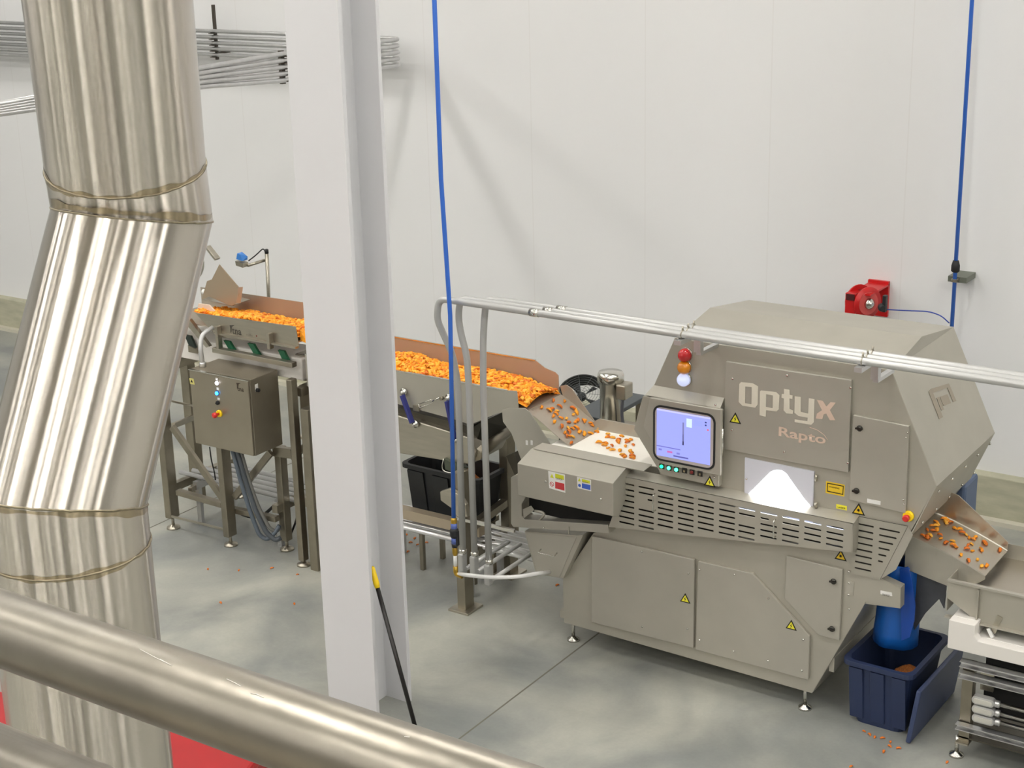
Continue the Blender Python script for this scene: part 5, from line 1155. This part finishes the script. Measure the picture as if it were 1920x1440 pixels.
# slotted strut frame
ZR = [(W(1801, 1237, y=7.62).z, .028), (W(1803, 1259, y=7.62).z, .026), (W(1796, 1355, y=7.62).z, .026)]
xf = W(1801, 1240, y=7.62).x
for z, h in ZR:
    m = MB().box((xf, 7.60, z-.034), (-1.0, 7.605, z-.030+.001)); m = MB()
    m.box((xf, 7.60, z-.033), (-1.0, 7.645, z-.029)).box((xf, 7.60, z-.004), (-1.0, 7.645, z)).box((xf, 7.64, z-.033), (-1.0, 7.645, z))
    r = m.build('strut_rail', galv, c3)
    m = MB()
    for k in range(14): m.box((xf+.05+k*.1, 7.6385, z-.022), (xf+.09+k*.1, 7.6395, z-.011))
    m.build('slot', dark, r)
pz0 = W(1815, 1350, y=7.66)
MB().box((xf+.005, 7.65, .10), (xf+.065, 7.71, ZR[0][0]-.03)).build('leg', steel_dk, c3, bevel=.003); MB().box((xf+.02, 8.15, .10), (xf+.08, 8.21, .75)).build('leg', steel_dk, c3)
level_foot(c3, W(1811, 1392, z=0).x, 7.66, .12); level_foot(c3, xf+.05, 8.18, .12); MB().box((xf+.0, 7.62, .095), (xf+.07, 7.71, .105)).build('foot_plate', steel, c3)
MB().box((xf+.09, 7.70, ZR[1][0]-.12), (xf+.16, 7.72, ZR[0][0]-.05)).build('upright_plate', steel, c3)
for k in range(4): MB().box((xf+.26+k*.045, 7.70, ZR[1][0]-.0), (xf+.27+k*.045, 7.712, ZR[0][0]-.035)).build('spacer', whitepl, c3)
MB().box((xf+.1, 7.74, .25), (-1.0, 7.76, .60)).build('back_panel', dark, c3)
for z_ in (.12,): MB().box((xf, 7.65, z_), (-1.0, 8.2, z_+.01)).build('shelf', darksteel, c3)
for i, v in enumerate((1311, 1328, 1345)):
    a = W(1824, v-1, y=7.62); a2 = W(1866, v+6, y=7.62)
    t = thing('conduit_fitting', ['top', 'middle', 'bottom'][i]+' of three grey conduit fittings on the right strut frame', 'conduit fitting', (a.x, 7.62, a.z-.03), 'stacked conduit fittings at the right edge')
    x0_, x1_, zc_ = a.x, a2.x+.0, (a.z+a2.z)/2
    MB().prism(rrect((x0_+x1_)/2, zc_, x1_-x0_, .045, .02), 'y', 7.60, 7.64).build('body', galv_w, t, bevel=.006)
    MB().prism(rrect((x0_+x1_)/2+.0, zc_, x1_-x0_-.02, .026, .012), 'y', 7.594, 7.60).build('cover', mat('pale cover', (206, 204, 196), .4, .3), t, bevel=.002)
    MB().lathe([(.016, 0), (.02, .005), (.02, .025), (.014, .03)], (x1_-.002, 7.62, zc_), (1, 0, 0), 12).build('hub', galv, t)
    MB().tube([(x1_+.02, 7.62, zc_), (-1.0, 7.62, zc_)], .0125, 12).build('tube', steel_br, t)
for k in range(26):
    x = rs.uniform(x3+.32, -1.95); y = rs.uniform(Y3+.03, R3-.05)
    piece((x, y, .941), 'orange snack piece lying on the right hand pan below the chute', 'snack pieces on the pan below the chute', .2)

# blue poly sleeve and navy tote with lid
bs = thing('chute_sleeve', 'bright blue plastic sleeve hanging from the sorter outlet into the navy tote', 'sleeve', (-2.72, 7.85, .35))
yS = 7.84
m = MB(); prof = []
pA = [W(u, v, y=yS) for u, v in ((1630, 1133), (1690, 1148), (1690, 1062), (1708, 1060), (1722, 1150), (1712, 1192), (1700, 1212), (1680, 1217), (1660, 1216), (1640, 1208), (1629, 1198))]
x0_, x1_ = W(1629, 1150, y=yS).x, W(1712, 1150, y=yS).x; zt_, zb_ = W(1660, 1125, y=yS).z+.22, W(1670, 1216, y=yS+.0).z
n = 28; rings = []
rnd = random.Random(4); cxs, rxs = (x0_+x1_)/2, (x1_-x0_)/2
for h in range(8):
    t = h/7; rings.append([m.b.verts.new((cxs+.02*t+math.cos(2*PI*k/n)*rxs*(1-.12*t)*(1+.03*math.sin(3*k+h)), yS+.1+math.sin(2*PI*k/n)*.11*(1+.05*math.cos(5*k)), zb_+(zt_-zb_)*t)) for k in range(n)])
for i in range(7):
    for k in range(n): m.b.faces.new((rings[i][k], rings[i][(k+1) % n], rings[i+1][(k+1) % n], rings[i+1][k]))
o = m.build('sleeve', bluebag, bs, smooth=True); sm = o.modifiers.new('s', 'SOLIDIFY'); sm.thickness = .002
MB().prism(xz([(1689, 1148), (1687, 1066), (1702, 1063), (1710, 1090), (1716, 1135), (1714, 1165), (1706, 1195), (1690, 1202)], yS-.03), 'y', yS-.03, yS-.02).build('sleeve_fold', mat('deep blue poly', (18, 70, 160), .4, bump=.3, bscale=10), bs, bevel=.002)
# grey rubber skirt under the discharge chute
a1_, a2_, a3_, a4_, a5_ = [W(u, v, y=7.9) for u, v in ((1702, 1062), (1775, 1098), (1771, 1140), (1735, 1150), (1716, 1180))]
tag(MB().prism([(p.x, p.z) for p in (a1_, a2_, a3_, W(1762, 1122, y=7.9), a4_, a5_)], 'y', 7.89, 7.905).build('rubber_skirt', mat('dark grey skirt', (66, 68, 74), .45, noise=.15, nscale=12)), 'dark grey rubber skirt hanging under the discharge chute', 'skirt')
fb = W(1594, 1338, z=0); fr_ = W(1698, 1376, z=0)
tzr = .40
u0 = W(1583, 1233, z=tzr); u1 = W(1718, 1262, z=tzr); u2 = W(1777, 1218, z=tzr)
ex2 = Vector((math.cos(-.02), math.sin(-.02), 0)); ey2 = Vector((-ex2.y, ex2.x, 0))
nt = tote('storage_tote', 'navy plastic tote on the floor catching rejects under the blue sleeve', 'tote', u0+ex2*.01, ex2, ey2, (u1-u0).length-.03, .56, 0.0, tzr, navy, .045, ribs=3)
exn, ey = ex2, ey2
mound('snack_crumbs', 'small heap of orange crumbs at the bottom of the navy tote', W(1705, 1252, z=.27), .085, .08, .05, .235, crumb)
l0, l1, l2, l3 = W(1692, 1392, z=0.01), W(1740, 1392, z=0.01), None, None
la, lb_ = W(1700, 1390, z=.008), W(1801, 1275, z=.008)
ta, tb = Vector(u1)+ex2*.06, W(1800, 1250, z=.30)
bot0 = W(1697, 1392, z=.006); bot1 = bot0+ey2*.50; top0_ = u1+ex2*.035+Vector((0, 0, -.06)); 
bot0 = Vector((bot0.x, bot0.y, .006)); hv = (top0_-bot0); hv -= ey2*hv.dot(ey2); bot1 = bot0+ey2*.70
ldm = MB().quadslab(bot0, bot1, bot1+hv, bot0+hv, .028)
lid = ldm.build('tote_cover', navy_in, bevel=.008); tag(lid, 'navy blue tote lid leaning against the navy tote', 'lid')
nn = (bot1-bot0).cross(hv).normalized(); nn = nn if nn.x > 0 else -nn
q0, q1, q2, q3 = bot0+hv*.08+ey2*.04, bot1+hv*.08-ey2*.04, bot1+hv*.92-ey2*.04, bot0+hv*.92+ey2*.04


# ------------------------------------------------------------------ loose pieces
for i in range(34):
    x = rs.uniform(xb+.06, -4.32); y = rs.uniform(BY0+.03, BY1-.03); piece((x, y, BZ+.001), 'orange snack piece riding on the white infeed belt', 'snack pieces on the white belt', .2, None, 1.15)
for i in range(44):
    t = rs.uniform(.03, .97); x = xa+(xb-xa)*t; y = rs.uniform(7.88, 8.22); nv = Vector((-(chz(x+.01)-chz(x)), 0, .01)).normalized()
    piece((x, y, chz(x)+.002), 'orange snack piece tumbling down the infeed chute', 'snack pieces on the infeed chute', .3, nv, 1.1)
fl = [(558, 1078), (448, 1070), (603, 1082), (390, 1068), (510, 1066), (552, 1133), (414, 1131), (762, 1003), (778, 1010), (783, 1022), (770, 1018), (800, 1018), (828, 1020), (1655, 1385), (1670, 1392), (1668, 1400), (1630, 1378), (1640, 1383), (1657, 1410), (1596, 1438), (1685, 1404), (1045, 1098), (735+30, 1035), (1620, 1372), (1776, 1430)]
for u, v in fl:
    p = W(u, v, z=.0005); near = 'below the navy tote' if u > 1500 else 'beside the conveyor legs'
    piece(p, 'stray orange snack crumb on the concrete floor '+near, 'stray snack crumbs '+near, .1, None, .75, 2)
